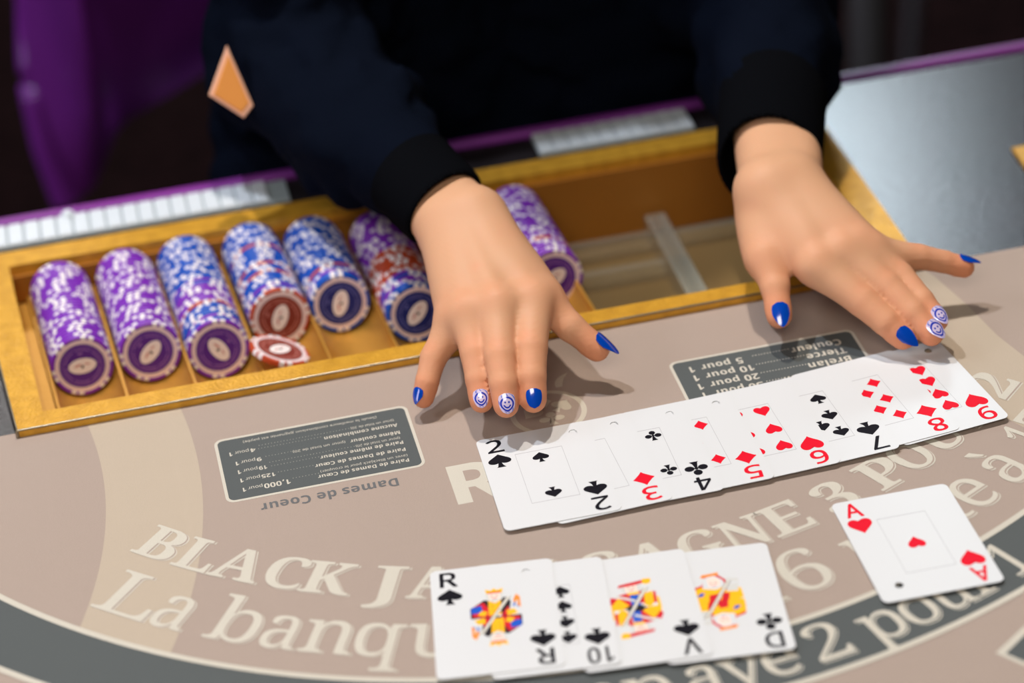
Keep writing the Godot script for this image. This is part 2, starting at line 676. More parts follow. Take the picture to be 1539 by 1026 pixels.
func spot(called: String, label: String, at: Vector3, to: Vector3, color: Color, energy: float, size: float) -> void:
	var o := thing(called, label, "lamp", at, "")
	var s := Shape.new()
	s.lathe([Vector2(0.0, 0.1), Vector2(0.075, 0.1), Vector2(0.075, 0.0), Vector2(0.06, -0.004), Vector2(0.056, 0.02), Vector2(0.0, 0.03)], 32)
	part("housing", s, M.dark_metal, o)
	s = Shape.new()
	s.lathe([Vector2(0.0, 0.004), Vector2(0.05, 0.004), Vector2(0.05, 0.0), Vector2(0.0, -0.001)], 32)
	part("lens", s, glow(color, 3.0), o)
	var l := SpotLight3D.new()
	l.name = "beam"
	o.add_child(l)
	l.position = Vector3(0, -0.012, 0)
	l.look_at_from_position(at + l.position, to, Vector3.FORWARD)
	l.light_color = color
	l.light_energy = energy
	l.light_size = size
	l.spot_angle = 40.0
	l.spot_range = 12.0
	l.spot_attenuation = 2.0
	l.spot_angle_attenuation = 0.6
	l.shadow_enabled = true


func panel(label: String, at: Vector3, size: Vector2, color: Color, energy: float, upright := false) -> void:
	var o := thing("wall_panel_light" if upright else "ceiling_panel_light", label, "lamp", at)
	if upright:
		o.rotation.z = PI / 2
	var s := Shape.new()
	s.box(Vector3(0, 0.05, 0), Vector3(size.x + 0.06, 0.06, size.y + 0.06), 0.005)
	part("frame", s, M.steel, o)
	s = Shape.new()
	s.box(Vector3(0, 0.012, 0), Vector3(size.x, 0.02, size.y), 0.002)
	part("diffuser", s, glow(color, 2.0), o)
	var l := AreaLight3D.new()
	l.name = "panel_glow"
	o.add_child(l)
	l.position = Vector3(0, -0.004, 0)
	l.rotation.x = -PI / 2
	l.area_size = size
	l.light_color = color
	l.light_energy = energy
	l.area_range = 15.0
	l.area_attenuation = 2.0
	l.shadow_enabled = true


func room() -> void:
	var s := Shape.new()
	s.box(Vector3(0, -0.06, -0.5), Vector3(9, 0.12, 9), 0.0)
	structure("floor", s, M.carpet)
	s = Shape.new()
	s.box(Vector3(0, 3.06, -0.5), Vector3(9, 0.12, 9), 0.0)
	structure("ceiling", s, M.ceiling)
	for w in [["wall_back", Vector3(0, 1.5, -5.06), Vector3(9.24, 3, 0.12)], ["wall_front", Vector3(0, 1.5, 4.06), Vector3(9.24, 3, 0.12)], ["wall_left", Vector3(-4.56, 1.5, -0.5), Vector3(0.12, 3, 9)], ["wall_right", Vector3(4.56, 1.5, -0.5), Vector3(0.12, 3, 9)]]:
		s = Shape.new()
		s.box(w[1], w[2], 0.0)
		structure(w[0], s, M.wall)


# ------------------------------------------------------------------ the table
func table() -> void:
	var o := thing("blackjack_table", "blackjack table with taupe printed felt and a dark wood dealer edge", "table")
	var felt := PackedVector2Array([Vector2(-0.95, -0.05), Vector2(0.95, -0.05)])
	for k in range(1, 40):
		var a := PI * k / 40
		felt.append(Vector2(0.95 * cos(a), -0.05 + 0.9 * sin(a)))
	var s := Shape.new()
	s.extrude(felt, T - 0.03, T, 0.0006)
	var top := part("felt", s, M.felt, o, "taupe felt printed with cream rules")
	s = Shape.new()
	for q in [[Vector2(-0.95, -0.05), Vector2(-0.95, -0.29), Vector2(-0.298, -0.29), Vector2(-0.281, -0.05)], [Vector2(0.2585, -0.05), Vector2(0.2585, -0.29), Vector2(0.95, -0.29), Vector2(0.95, -0.05)], [Vector2(-0.298, -0.249), Vector2(-0.298, -0.29), Vector2(0.2585, -0.29), Vector2(0.2585, -0.249)]]:
		s.extrude(PackedVector2Array(q), T - 0.03, T - 0.0008)
	part("wood_edge", s, M.wood, o, "dark brown wood strip on the dealer's side")
	s = Shape.new()
	s.box(Vector3(0, T - 0.0165, -0.2965), Vector3(1.9, 0.038, 0.009), 0.002)
	part("purple_trim", s, M.purple, o, "purple trim along the back edge")
	s = Shape.new()
	s.box(Vector3(0, T - 0.1, 0.35), Vector3(0.7, 0.139, 0.5), 0.01)
	s.box(Vector3(0, 0.4, 0.35), Vector3(0.3, 0.72, 0.3), 0.01)
	s.box(Vector3(0, 0.025, 0.35), Vector3(0.7, 0.05, 0.6), 0.01)
	part("pedestal", s, M.dark_metal, o)
	felt_prints(top)


func felt_prints(felt: Node) -> void:
	var y := T + 0.00005
	# pale bands
	var s := Shape.new()
	arc_band(s, Vector2(-0.6, 0.012), 0.364, 0.4165, 67.0, 99.0, y)
	part("printed_band", s, M.band, felt, "pale beige curved band printed at the left")
	s = Shape.new()
	var right := [Vector2(0.2575, -0.0495), Vector2(0.2626, -0.0354), Vector2(0.2689, -0.0019), Vector2(0.2738, 0.0375), Vector2(0.2797, 0.0614), Vector2(0.292, 0.1), Vector2(0.31, 0.135)]
	for k in right.size() - 1:
		var a: Vector2 = right[k]
		var b: Vector2 = right[k + 1]
		s.quad(Vector3(a.x - 0.052, y, a.y), Vector3(a.x, y, a.y), Vector3(b.x, y, b.y), Vector3(b.x - 0.052, y, b.y), Vector3.UP)
	part("printed_band", s, M.band, felt, "pale beige curved band printed at the right")
	# grey insurance arc
	s = Shape.new()
	arc_band(s, ARC, 0.413, 0.4545, -65, 65, y + 0.00005, 96)
	s.poly(PackedVector2Array([Vector2(0.1745, 0.2985), Vector2(0.2345, 0.2545), Vector2(0.29, 0.33), Vector2(0.23, 0.374)]), y)
	part("printed_arc", s, M.grey, felt, "dark grey curved stripe")
	s = Shape.new()
	arc_band(s, ARC, 0.4115, 0.415, -65, 65, y + 0.00025, 96)
	arc_band(s, ARC, 0.4535, 0.4572, -65, 65, y + 0.00025, 96)
	frame_band(s, PackedVector2Array([Vector2(0.17, 0.2968), Vector2(0.2345, 0.2505), Vector2(0.294, 0.33), Vector2(0.23, 0.378)]), PackedVector2Array([Vector2(0.1745, 0.2985), Vector2(0.2345, 0.2545), Vector2(0.29, 0.33), Vector2(0.23, 0.374)]), y + 0.0001)
	part("printed_line", s, M.cream, felt, "cream lines along the grey stripe")
	# the rules, letter by letter: [text, first degree, last degree]
	var one := [["B", -45.5, -41.7], ["L", -41.2, -37.7], ["A", -37.5, -32.9], ["C", -32.4, -29.0], ["K", -28.9, -24.5], ["J", -23.0, -19.9], ["A", -19.5, -15.2], ["C", -14.7, -11.2], ["K", -10.8, -6.6], ["G", -4.6, -0.9], ["A", -0.4, 4.0], ["G", 4.5, 8.1], ["N", 8.5, 12.6], ["E", 12.8, 16.6], ["3", 18.5, 21.7], ["P", 23.8, 27.5], ["O", 27.7, 31.0], ["U", 31.4, 35.3], ["R", 36.4, 40.4], ["2", 41.6, 44.8]]
	var two := [["L", -43.8, -39.1], ["a", -38.7, -35.9], ["b", -34.0, -30.2], ["a", -29.6, -26.9], ["n", -26.5, -22.6], ["q", -22.4, -18.9], ["u", -18.4, -14.6], ["e", -14.2, -11.4], ["t", -9.6, -7.6], ["i", -7.2, -5.6], ["r", -5.2, -2.8], ["e", -2.4, 0.4], ["à", 2.2, 5.0], ["1", 7.6, 9.8], ["6", 10.6, 14.0], ["r", 16.4, 18.9], ["e", 19.3, 22.1], ["s", 22.5, 24.8], ["t", 25.1, 27.1], ["e", 27.5, 30.2], ["à", 31.8, 34.6], ["1", 36.8, 38.6], ["7", 39.2, 42.4]]
	var three := [["A", -24.6, -21.4], ["s", -21.1, -19.5], ["s", -19.2, -17.6], ["u", -17.4, -15.0], ["r", -14.8, -13.0], ["a", -12.8, -10.8], ["n", -10.6, -8.2], ["c", -8.0, -6.3], ["e", -6.1, -4.3], ["p", -3.8, -0.9], ["a", 0.2, 2.4], ["y", 2.5, 5.2], ["e", 5.3, 7.5], ["2", 8.7, 11.1], ["p", 12.5, 15.2], ["o", 15.5, 17.8], ["u", 17.9, 20.6], ["r", 20.7, 22.6], ["1", 23.8, 25.6]]
	var high := "bdhklt"
	for l in [[one, 0.3498, 0.0256, "gagne"], [two, 0.3953, 0.0329, "banque"], [three, 0.4463, 0.0268, "assurance"]]:
		var shade := Shape.new()
		var gap := Shape.new()
		var top := Shape.new()
		for e in l[0]:
			var cap: float = l[2]
			var heavy := 700 if l[3] == "gagne" else 400
			arc_letter(shade, e[0], l[1], e[1], e[2], cap, y + 0.0001, Vector2(0.0011, 0.0013), heavy)
			arc_letter(gap, e[0], l[1], e[1], e[2], cap, y + 0.00014, Vector2(0.0006, 0.0007), heavy)
			arc_letter(top, e[0], l[1], e[1], e[2], cap, y + 0.00018, Vector2.ZERO, heavy)
		part("letter_outline", shade, M.cream, felt)
		part("letter_gap", gap, M.grey if l[3] == "assurance" else M.felt, felt)
		part("printed_lettering", top, M.cream, felt)
	# the two pay tables, which face the dealer
	var along := Vector2(-1, 0)
	var up := Vector2(0, 1)
	for e in [Vector2(-0.118, 0.026), Vector2(0.143, 0.0335)]:
		s = Shape.new()
		frame_band(s, rounded(0.110, 0.0615, 0.005, 6, e), rounded(0.1065, 0.058, 0.0035, 6, e), y + 0.00005)
		part("printed_border", s, M.cream, felt, "cream border of a pay table")
		s = Shape.new()
		s.poly(rounded(0.1066, 0.0581, 0.0035, 6, e), y)
		part("printed_panel", s, M.grey, felt, "dark grey pay table")
	s = Shape.new()
	var k := y + 0.00008
	for e in [["Paire de Dames de Cœur", 0.0468, 0.0031, 0.0505], ["Paire de Dames de Cœur", 0.0362, 0.0031, 0.0505], ["Paire de même couleur", 0.0292, 0.0031, 0.0465], ["Même couleur", 0.0192, 0.0031, 0.028], ["Aucune combinaison", 0.0116, 0.0031, 0.0415]]:
		var g := glyph(e[0], "Droid Sans", 700)
		write(s, e[0], "Droid Sans", 700, e[2], Vector2(-0.0712, e[1]), along, up, k, 0.0, e[3] / ((g.right - g.left) * e[2]))
	for e in [["(avec un Blackjack pour le croupier)", -0.0712, 0.0428, 0.0485], ["(pour un total de 20)", -0.0722, 0.0252, 0.0248], ["(pour un total de 20)", -0.102, 0.0192, 0.0295], ["(pour un total de 20)", -0.0724, 0.0071, 0.0245], ["(Seule la meilleure combinaison gagnante est payée)", -0.0812, 0.0008, 0.0758]]:
		var g := glyph(e[0], "Droid Sans", 400)
		write(s, e[0], "Droid Sans", 400, 0.0021, Vector2(e[1], e[2]), along, up, k, 0.0, e[3] / ((g.right - g.left) * 0.0021))
	for e in [["1,000", -0.1367, 0.0452, 0.0043, 0.0146], ["125", -0.1437, 0.0362, 0.0034, 0.0078], ["19", -0.1472, 0.0280, 0.0034, 0.0046], ["9", -0.1492, 0.0195, 0.0034, 0.0027], ["4", -0.1512, 0.0096, 0.0034, 0.003]]:
		var g := glyph(e[0], "Droid Sans", 700)
		write(s, e[0], "Droid Sans", 700, e[3], Vector2(e[1], e[2]), along, up, k, 0.0, e[4] / ((g.right - g.left) * e[3]))
		write(s, "pour", "Droid Sans", 400, 0.0028, Vector2(e[1] - e[4] - 0.0008, e[2]), along, up, k)
		write(s, "1", "Droid Sans", 700, 0.0036, Vector2(e[1] - e[4] - 0.0098, e[2]), along, up, k)
	for e in [[-0.121, -0.1352, 0.0445], [-0.1228, -0.1427, 0.0362], [-0.1185, -0.146, 0.0292], [-0.1325, -0.148, 0.0192], [-0.1145, -0.15, 0.0105], [-0.098, -0.15, 0.0075], [-0.098, -0.146, 0.0255]]:
		var x: float = e[0]
		while x > e[1]:
			s.poly(disc(0.00022, Vector2(x, e[2] + 0.0004), 6), k)
			x -= 0.00175
	part("printed_lettering", s, M.cream, felt)
	s = Shape.new()
	var g := glyph("Dames de Coeur", "Droid Sans", 700)
	write(s, "Dames de Coeur", "Droid Sans", 700, 0.0072, Vector2(-0.0805, 0.0628), along, up, k, 0.0, 0.0752 / ((g.right - g.left) * 0.0072))
	part("printed_lettering", s, M.grey_ink, felt, "grey name of the pay table")
	s = Shape.new()
	var row := 0.0108
	for e in [["Couleur", "5", 0.0296], ["Tierce", "10", 0.0232], ["Brelan", "20", 0.025], ["Quinte flush", "30", 0.042]]:
		g = glyph(e[0], "Droid Sans", 700)
		write(s, e[0], "Droid Sans", 700, 0.0058, Vector2(0.188, row), along, up, k, 0.0, e[2] / ((g.right - g.left) * 0.0058))
		var w := write(s, e[1], "Droid Sans", 700, 0.0058, Vector2(0.1255 + (0.008 if e[1].length() > 1 else 0.004), row), along, up, k)
		write(s, "pour", "Droid Sans", 700, 0.0056, Vector2(0.1222, row), along, up, k)
		write(s, "1", "Droid Sans", 700, 0.0058, Vector2(0.1012, row), along, up, k)
		var x: float = 0.188 - e[2] - 0.0012
		while x > 0.1355:
			s.poly(disc(0.0004, Vector2(x, row + 0.0005), 8), k)
			x -= 0.00175
		row += 0.0091
	part("printed_lettering", s, M.cream, felt)
	# emblem and the large word under the cards
	s = Shape.new()
	var mid := Vector2(0.012, 0.0285)
	arc_band(s, mid, 0.0186, 0.0216, 0, 360, y, 48)
	for q in [[1.0, Vector2(0.012, 0)], [-1.0, Vector2(0.012, 0)]]:
		var horn := bez([Vector2(0.0098, -0.0225), Vector2(0.009, -0.028), Vector2(0.012, -0.033), Vector2(0.0195, -0.0352), Vector2(0.0165, -0.031), Vector2(0.0145, -0.028), Vector2(0.0135, -0.0225), Vector2(0.0125, -0.0225), Vector2(0.011, -0.0225), Vector2(0.0098, -0.0225)])
		var p := PackedVector2Array()
		for w in horn:
			p.append(mid + Vector2(w.x * q[0], w.y))
		s.poly(p, y)
	mark(s, "s", mid + Vector2(0.0085, -0.004), 0.0125, 0.0125, 0.75, y)
	mark(s, "d", mid + Vector2(0.0, -0.0105), 0.009, 0.011, 0.0, y)
	mark(s, "h", mid + Vector2(-0.0095, -0.0015), 0.0115, 0.0115, 0.8, y)
	mark(s, "c", mid + Vector2(0.0005, 0.0065), 0.0145, 0.0125, 0.0, y)
	part("printed_emblem", s, M.pale, felt, "pale ring with four suit marks and two horns")
	s = Shape.new()
	g = glyph("R", "Droid Sans", 700)
	write(s, "R", "Droid Sans", 700, 0.0358, Vector2(-0.0535, 0.0974), Vector2(1, 0.005), Vector2(0, -1), y, 0.0, 0.0295 / ((g.right - g.left) * 0.0358))
	part("printed_lettering", s, M.cream, felt, "large cream letter")


# ------------------------------------------------------------------ the chip tray and what lies in it
const LEAN := 0.072

func lean(u: float, z: float) -> float:
	return u + LEAN * (z + 0.13)


func tray() -> void:
	var o := thing("chip_tray", "gold metal chip tray let into the dealer's edge", "tray")
	var s := Shape.new()
	var outer := [Vector2(-0.2795, -0.0445), Vector2(0.2585, -0.0445), Vector2(0.2585, -0.2495), Vector2(-0.2965, -0.2495)]
	var inner := [Vector2(-0.2642, -0.0597), Vector2(0.2415, -0.0575), Vector2(0.239, -0.231), Vector2(-0.2745, -0.231)]
	for k in 4:
		var l := (k + 1) % 4
		s.extrude(PackedVector2Array([outer[k], outer[l], inner[l], inner[k]]), T - 0.002, T + 0.0048)
	part("frame", s, M.gold, o)
	s = Shape.new()
	s.tube([Vector3(-0.2795, T + 0.0046, -0.0447), Vector3(0.2585, T + 0.0046, -0.0447)], 0.0007, 8)
	s.tube([Vector3(-0.2797, T + 0.0046, -0.0447), Vector3(-0.2967, T + 0.0046, -0.2495)], 0.0007, 8)
	s.tube([Vector3(-0.2797, T + 0.0046, -0.0445), Vector3(-0.2797, T + 0.0002, -0.0445)], 0.001, 8)
	part("worn_edge", s, M.gold_edge, o, "worn silvery outer edge")
	# basin walls and floor
	s = Shape.new()
	s.extrude(PackedVector2Array([Vector2(-0.296, -0.228), Vector2(0.244, -0.228), Vector2(0.244, -0.233), Vector2(-0.296, -0.233)]), T - 0.058, T - 0.002)
	s.extrude(PackedVector2Array([Vector2(-0.266, -0.0555), Vector2(0.244, -0.0535), Vector2(0.244, -0.0578), Vector2(-0.266, -0.0602)]), T - 0.058, T - 0.002)
	s.extrude(PackedVector2Array([Vector2(0.2405, -0.057), Vector2(0.245, -0.057), Vector2(0.245, -0.23), Vector2(0.2385, -0.23)]), T - 0.058, T - 0.002)
	s.extrude(PackedVector2Array([Vector2(-0.2655, -0.057), Vector2(-0.2695, -0.057), Vector2(-0.2795, -0.23), Vector2(-0.2752, -0.23)]), T - 0.058, T - 0.002)
	part("basin_wall", s, M.basin_wall, o)
	s = Shape.new()
	s.extrude(PackedVector2Array([Vector2(-0.28, -0.232), Vector2(0.243, -0.232), Vector2(0.243, -0.055), Vector2(-0.27, -0.055)]), T - 0.056, T - 0.052)
	part("basin_floor", s, M.dark_floor, o)
	# eight half-round troughs with dividers between them
	for k in 8:
		var u := -0.2387 + 0.0405 * k
		s = Shape.new()
		var g := []
		var nn := []
		for z in [-0.2275, -0.17, -0.115, -0.0605]:
			var line := PackedVector3Array()
			var out := PackedVector3Array()
			for a in 15:
				var t := deg_to_rad(lerpf(-68, 68, a / 14.0))
				line.append(Vector3(lean(u, z) + 0.0205 * sin(t), T - 0.0117 - 0.0205 * cos(t), z))
				out.append(Vector3(-sin(t), cos(t), 0))
			g.append(line)
			nn.append(out)
		s.slab(g, nn, 0.0012)
		part("trough", s, M.basin, o)
	for k in 9:
		var u := -0.2387 + 0.0405 * (k - 0.5)
		s = Shape.new()
		var wide := 0.0011
		s.extrude(PackedVector2Array([Vector2(lean(u, -0.061) - wide, -0.061), Vector2(lean(u, -0.061) + wide, -0.061), Vector2(lean(u, -0.227) + wide, -0.227), Vector2(lean(u, -0.227) - wide, -0.227)]), T - 0.05, T - 0.0165, 0.0004)
		part("divider", s, M.basin, o)
	s = Shape.new()
	s.extrude(PackedVector2Array([Vector2(-0.2648, -0.061), Vector2(lean(-0.2605, -0.061), -0.061), Vector2(lean(-0.2605, -0.227), -0.227), Vector2(-0.2748, -0.227)]), T - 0.05, T - 0.021)
	part("ledge", s, M.basin, o)
	acrylic()


func acrylic() -> void:
	var o := thing("acrylic_divider", "clear acrylic divider lying in the empty right part of the gold tray", "divider")
	var y := T - 0.052
	var s := Shape.new()
	s.box(Vector3(0.1345, y + 0.008, -0.168), Vector3(0.003, 0.016, 0.108), 0.0006)
	s.box(Vector3(0.145, y + 0.008, -0.168), Vector3(0.003, 0.016, 0.108), 0.0006)
	s.box(Vector3(0.1397, y + 0.0165, -0.168), Vector3(0.0136, 0.0016, 0.108), 0.0004)
	part("long_bar", s, M.acrylic, o)
	s = Shape.new()
	s.box(Vector3(0.105, y + 0.007, -0.206), Vector3(0.055, 0.014, 0.006), 0.0008)
	part("cross_bar", s, M.acrylic, o)
	s = Shape.new()
	s.box(Vector3(0.105, y + 0.006, -0.172), Vector3(0.055, 0.012, 0.007), 0.0008)
	part("cross_bar", s, M.acrylic, o)
	s = Shape.new()
	s.box(Vector3(0.194, y + 0.006, -0.205), Vector3(0.09, 0.012, 0.006), 0.0008)
	part("cross_bar", s, M.acrylic, o)


func chip_color(kind: String) -> Array:   # edge, face disc, face ring (all linear)
	var e: Color = {"P": Color8(124, 44, 176), "B": Color8(0, 78, 178), "R": Color8(186, 72, 34)}[kind]
	var d: Color = {"P": Color8(86, 42, 140), "B": Color8(24, 40, 112), "R": Color8(128, 50, 42)}[kind]
	var r: Color = {"P": Color8(150, 108, 184), "B": Color8(104, 108, 176), "R": Color8(196, 124, 114)}[kind]
	return [e.srgb_to_linear(), d.srgb_to_linear(), r.srgb_to_linear()]


func chip_mesh(kind: String) -> ArrayMesh:   # axis along z, middle at the origin
	var s := Shape.new()
	var col := chip_color(kind)
	var white := Color8(232, 226, 226).srgb_to_linear()
	var pink := Color8(228, 208, 208).srgb_to_linear()
	var r := 0.0185
	var t := 0.00162
	var b := 0.0004
	for k in 72:
		var q := k % 12
		var e: Color = white if q in [0, 1, 3, 4] else col[0]
		var d0 := Vector3(cos(TAU * k / 72), sin(TAU * k / 72), 0)
		var d1 := Vector3(cos(TAU * (k + 1) / 72), sin(TAU * (k + 1) / 72), 0)
		s.tint = e
		for w in [[r, -t + b, r, t - b, 0.0], [r, t - b, r - b, t, 0.7], [r, -t + b, r - b, -t, -0.7]]:
			var i := s.vert(d0 * w[0] + Vector3.BACK * w[1], d0 + Vector3.BACK * w[4])
			var j := s.vert(d1 * w[0] + Vector3.BACK * w[1], d1 + Vector3.BACK * w[4])
			var l := s.vert(d1 * w[2] + Vector3.BACK * w[3], d1 + Vector3.BACK * w[4])
			var m := s.vert(d0 * w[2] + Vector3.BACK * w[3], d0 + Vector3.BACK * w[4])
			s.face(i, j, l)
			s.face(i, l, m)
		for side in [1.0, -1.0]:
			var z: Vector3 = Vector3.BACK * t * side
			for w in [[r - b, r * 0.885, e], [r * 0.885, r * 0.745, pink], [r * 0.745, 0.0, col[1]]]:
				s.tint = w[2]
				if w[1] > 0.0:
					s.quad(d0 * w[0] + z, d1 * w[0] + z, d1 * w[1] + z, d0 * w[1] + z, Vector3.BACK * side)
				else:
					s.tri(d0 * w[0] + z, d1 * w[0] + z, z, Vector3.BACK * side)
	return s.mesh(M.chip)


func xy_disc(s: Shape, r: float, z: float, squash := 1.0, at := Vector2.ZERO, turn := 0.0) -> void:
	var p := disc(r, at, 36, squash, turn)
	var first := s.v.size()
	s.vert(Vector3(at.x, at.y, z), Vector3.BACK)
	for q in p:
		s.vert(Vector3(q.x, q.y, z), Vector3.BACK)
	for k in p.size():
		s.face(first, first + 1 + k, first + 1 + (k + 1) % p.size())


func chip_face(kind: String, o: Node, turn: float) -> void:   # the printed middle, for chips whose face shows
	var col := chip_color(kind)
	var s := Shape.new()
	s.tint = col[2]
	var z := 0.00166
	for k in 48:   # a ring of small marks
		if k % 8 == 7:
			continue
		var a := TAU * k / 48
		xy_disc(s, 0.00042, z, 1.6, Vector2(cos(a), sin(a)) * 0.0101, a)
	for k in 2:
		xy_disc(s, 0.0006, z, 1.4, Vector2(-0.0007 + 0.0014 * k, 0.0078).rotated(turn))
	for k in 60:
		var a0 := TAU * k / 60
		var a1 := TAU * (k + 1) / 60
		s.quad(Vector3(cos(a0) * 0.0121, sin(a0) * 0.0121, z), Vector3(cos(a1) * 0.0121, sin(a1) * 0.0121, z), Vector3(cos(a1) * 0.0117, sin(a1) * 0.0117, z), Vector3(cos(a0) * 0.0117, sin(a0) * 0.0117, z), Vector3.BACK)
	var m := part("inlay", s, M.chip, o)
	s = Shape.new()
	s.tint = Color8(242, 232, 228).srgb_to_linear()
	xy_disc(s, 0.0084, z + 0.00003, 0.57, Vector2.ZERO, turn)
	s.tint = Color8(196, 120, 112).srgb_to_linear()
	xy_disc(s, 0.0024, z + 0.00006, 0.22, Vector2(-0.0026, 0.0006).rotated(turn), turn + 0.2)
	xy_disc(s, 0.0018, z + 0.00006, 0.22, Vector2(0.003, 0.0008).rotated(turn), turn - 0.2)
	s.tint = Color8(58, 34, 30).srgb_to_linear()
	xy_disc(s, 0.00085, z + 0.00009, 1.2, Vector2(0, -0.0005).rotated(turn), turn)
	part("oval_label", s, M.chip, m, "white oval label")


func nth(k: int) -> String:
	var small := ["", "first", "second", "third", "fourth", "fifth", "sixth", "seventh", "eighth", "ninth", "tenth", "eleventh", "twelfth", "thirteenth", "fourteenth", "fifteenth", "sixteenth", "seventeenth", "eighteenth", "nineteenth"]
	if k < 20:
		return small[k]
	if k % 10 == 0:
		return ["twentieth", "thirtieth"][k / 10 - 2]
	return ["twenty", "thirty"][k / 10 - 2] + "-" + small[k % 10]


func chips() -> void:
	var shapes := {}
	var words := {"P": "purple", "B": "blue", "R": "rust red"}
	for k in "PBR":
		shapes[k] = chip_mesh(k)
	# rows: [middle of the front face x, z, colours from the front, where the row lies, turn of the front label]
	var rows := [
		[-0.2389, -0.1268, "P28", "in the leftmost row", 0.0],
		[-0.1977, -0.1282, "P28", "in the second row from the left", 0.75],
		[-0.1576, -0.1174, "P1B1P1B4R1P6B1P1B16", "in the third row from the left", -1.05],
		[-0.1174, -0.1405, "R1B1P1B4R1B2R1B6R1B8", "in the fourth row, behind the loose chip", 1.15],
		[-0.079, -0.1446, "B2P1B1R1B18", "in the fifth row from the left", 1.25],
		[-0.0362, -0.1175, "B2P2B1P1R9P14", "in the sixth row, beside the little finger", 0.85],
		[0.0515, -0.1285, "P5R1P20", "in the row right of the right wrist", 0.5],
	]
	rng.seed = 11
	var axis := Vector3(LEAN, 0.0, 1.0).normalized()
	var up := Vector3(LEAN, 0.2, 1.0).normalized()
	var step := 0.00335 / up.dot(axis)
	for r in rows:
		var run: String = ""
		var number := RegEx.create_from_string("([PBR])(\\d+)")
		for m in number.search_all(r[2]):
			run += m.get_string(1).repeat(int(m.get_string(2)))
		for k in run.length():
			var o := MeshInstance3D.new()
			o.name = numbered("poker_chip")
			o.mesh = shapes[run[k]]
			add_child(o)
			var turn: float = r[4] if k == 0 else 0.0
			var z := up
			var x := Vector3.UP.cross(z).normalized()
			var spin := rng.randf() * TAU
			var y := z.cross(x)
			o.basis = Basis(x, y, z) * Basis(Vector3.BACK, spin)
			var slip := Vector3(rng.randf_range(-1, 1), rng.randf_range(0, 0.6), 0) * 0.00035
			o.position = Vector3(r[0], T - 0.012, r[1]) - axis * (step * k) - up * 0.00165 + slip
			if k == 0:
				tag(o, "%s front chip with white oval label %s" % [words[run[k]], r[3]], "poker chip")
				chip_face(run[k], o, turn - spin)
			else:
				tag(o, "%s white-edged chip, %s from the front %s" % [words[run[k]], nth(k + 1), r[3]], "poker chip", "%s chips %s" % [words[run[k]], r[3]])
	var o := MeshInstance3D.new()
	o.name = numbered("poker_chip")
	o.mesh = shapes["R"]
	add_child(o)
	var z := Vector3(0.38, 0.92, -0.08).normalized()
	var x := Vector3.FORWARD.cross(z).normalized()
	o.basis = Basis(x, z.cross(x), z) * Basis(Vector3.BACK, 0.35)
	o.position = Vector3(-0.1228, T - 0.0145, -0.1072)
	tag(o, "loose rust red chip lying tilted on the tray in front of the fourth row", "poker chip")
	chip_face("R", o, 0.4)


func strips() -> void:
	for e in [["white ribbed plastic strip lying behind the left half of the gold tray", -0.4, 28], ["white ribbed plastic strip in the shade behind the right half of the gold tray", 0.0745, 10]]:
		var o := thing("ribbed_strip", e[0], "strip")
		var s := Shape.new()
		var long: float = 0.01055 * e[2]
		s.box(Vector3(e[1] + long / 2 + (0.006 if e[2] > 20 else 0.0), T + 0.0003, -0.2745), Vector3(long + (0.014 if e[2] > 20 else 0.0), 0.0022, 0.027), 0.0004)
		part("base", s, M.white_gap, o)
		for k in e[2]:
			s = Shape.new()
			s.box(Vector3(e[1] + 0.01055 * (k + 0.5), T + 0.0022, -0.2745), Vector3(0.0096, 0.0026, 0.0262), 0.0008)
			part("rib", s, M.white_plastic, o)
	var o := Shape.new()
	o.lathe([Vector2(0, 0.0035), Vector2(0.0025, 0.003), Vector2(0.0042, 0.0015), Vector2(0.0045, 0)], 24, Vector3(-0.2336, T + 0.0032, -0.2868))
	tag(part("metal_stud", o, M.white_plastic), "small shiny metal stud on the purple table trim", "stud")
	var s := Shape.new()
	s.xf = Transform3D(Basis(), Vector3(0, T - 0.0008, 0))
	var plate := PackedVector2Array([Vector2(0.3625, -0.164), Vector2(0.52, -0.164), Vector2(0.52, -0.05), Vector2(0.3555, -0.058)])
	s.extrude(plate, 0.0, 0.0022, 0.0004)
	var p := part("gold_plate", s, M.gold)
	tag(p, "gold plate on the dark wood at the right edge", "plate")
	s = Shape.new()
	s.xf = Transform3D(Basis(), Vector3(0, T - 0.0008, 0))
	s.poly(PackedVector2Array([Vector2(0.377, -0.152), Vector2(0.5, -0.152), Vector2(0.5, -0.07), Vector2(0.373, -0.074)]), 0.00225)
	part("slot", s, M.dark_metal, p, "dark slot in the plate")


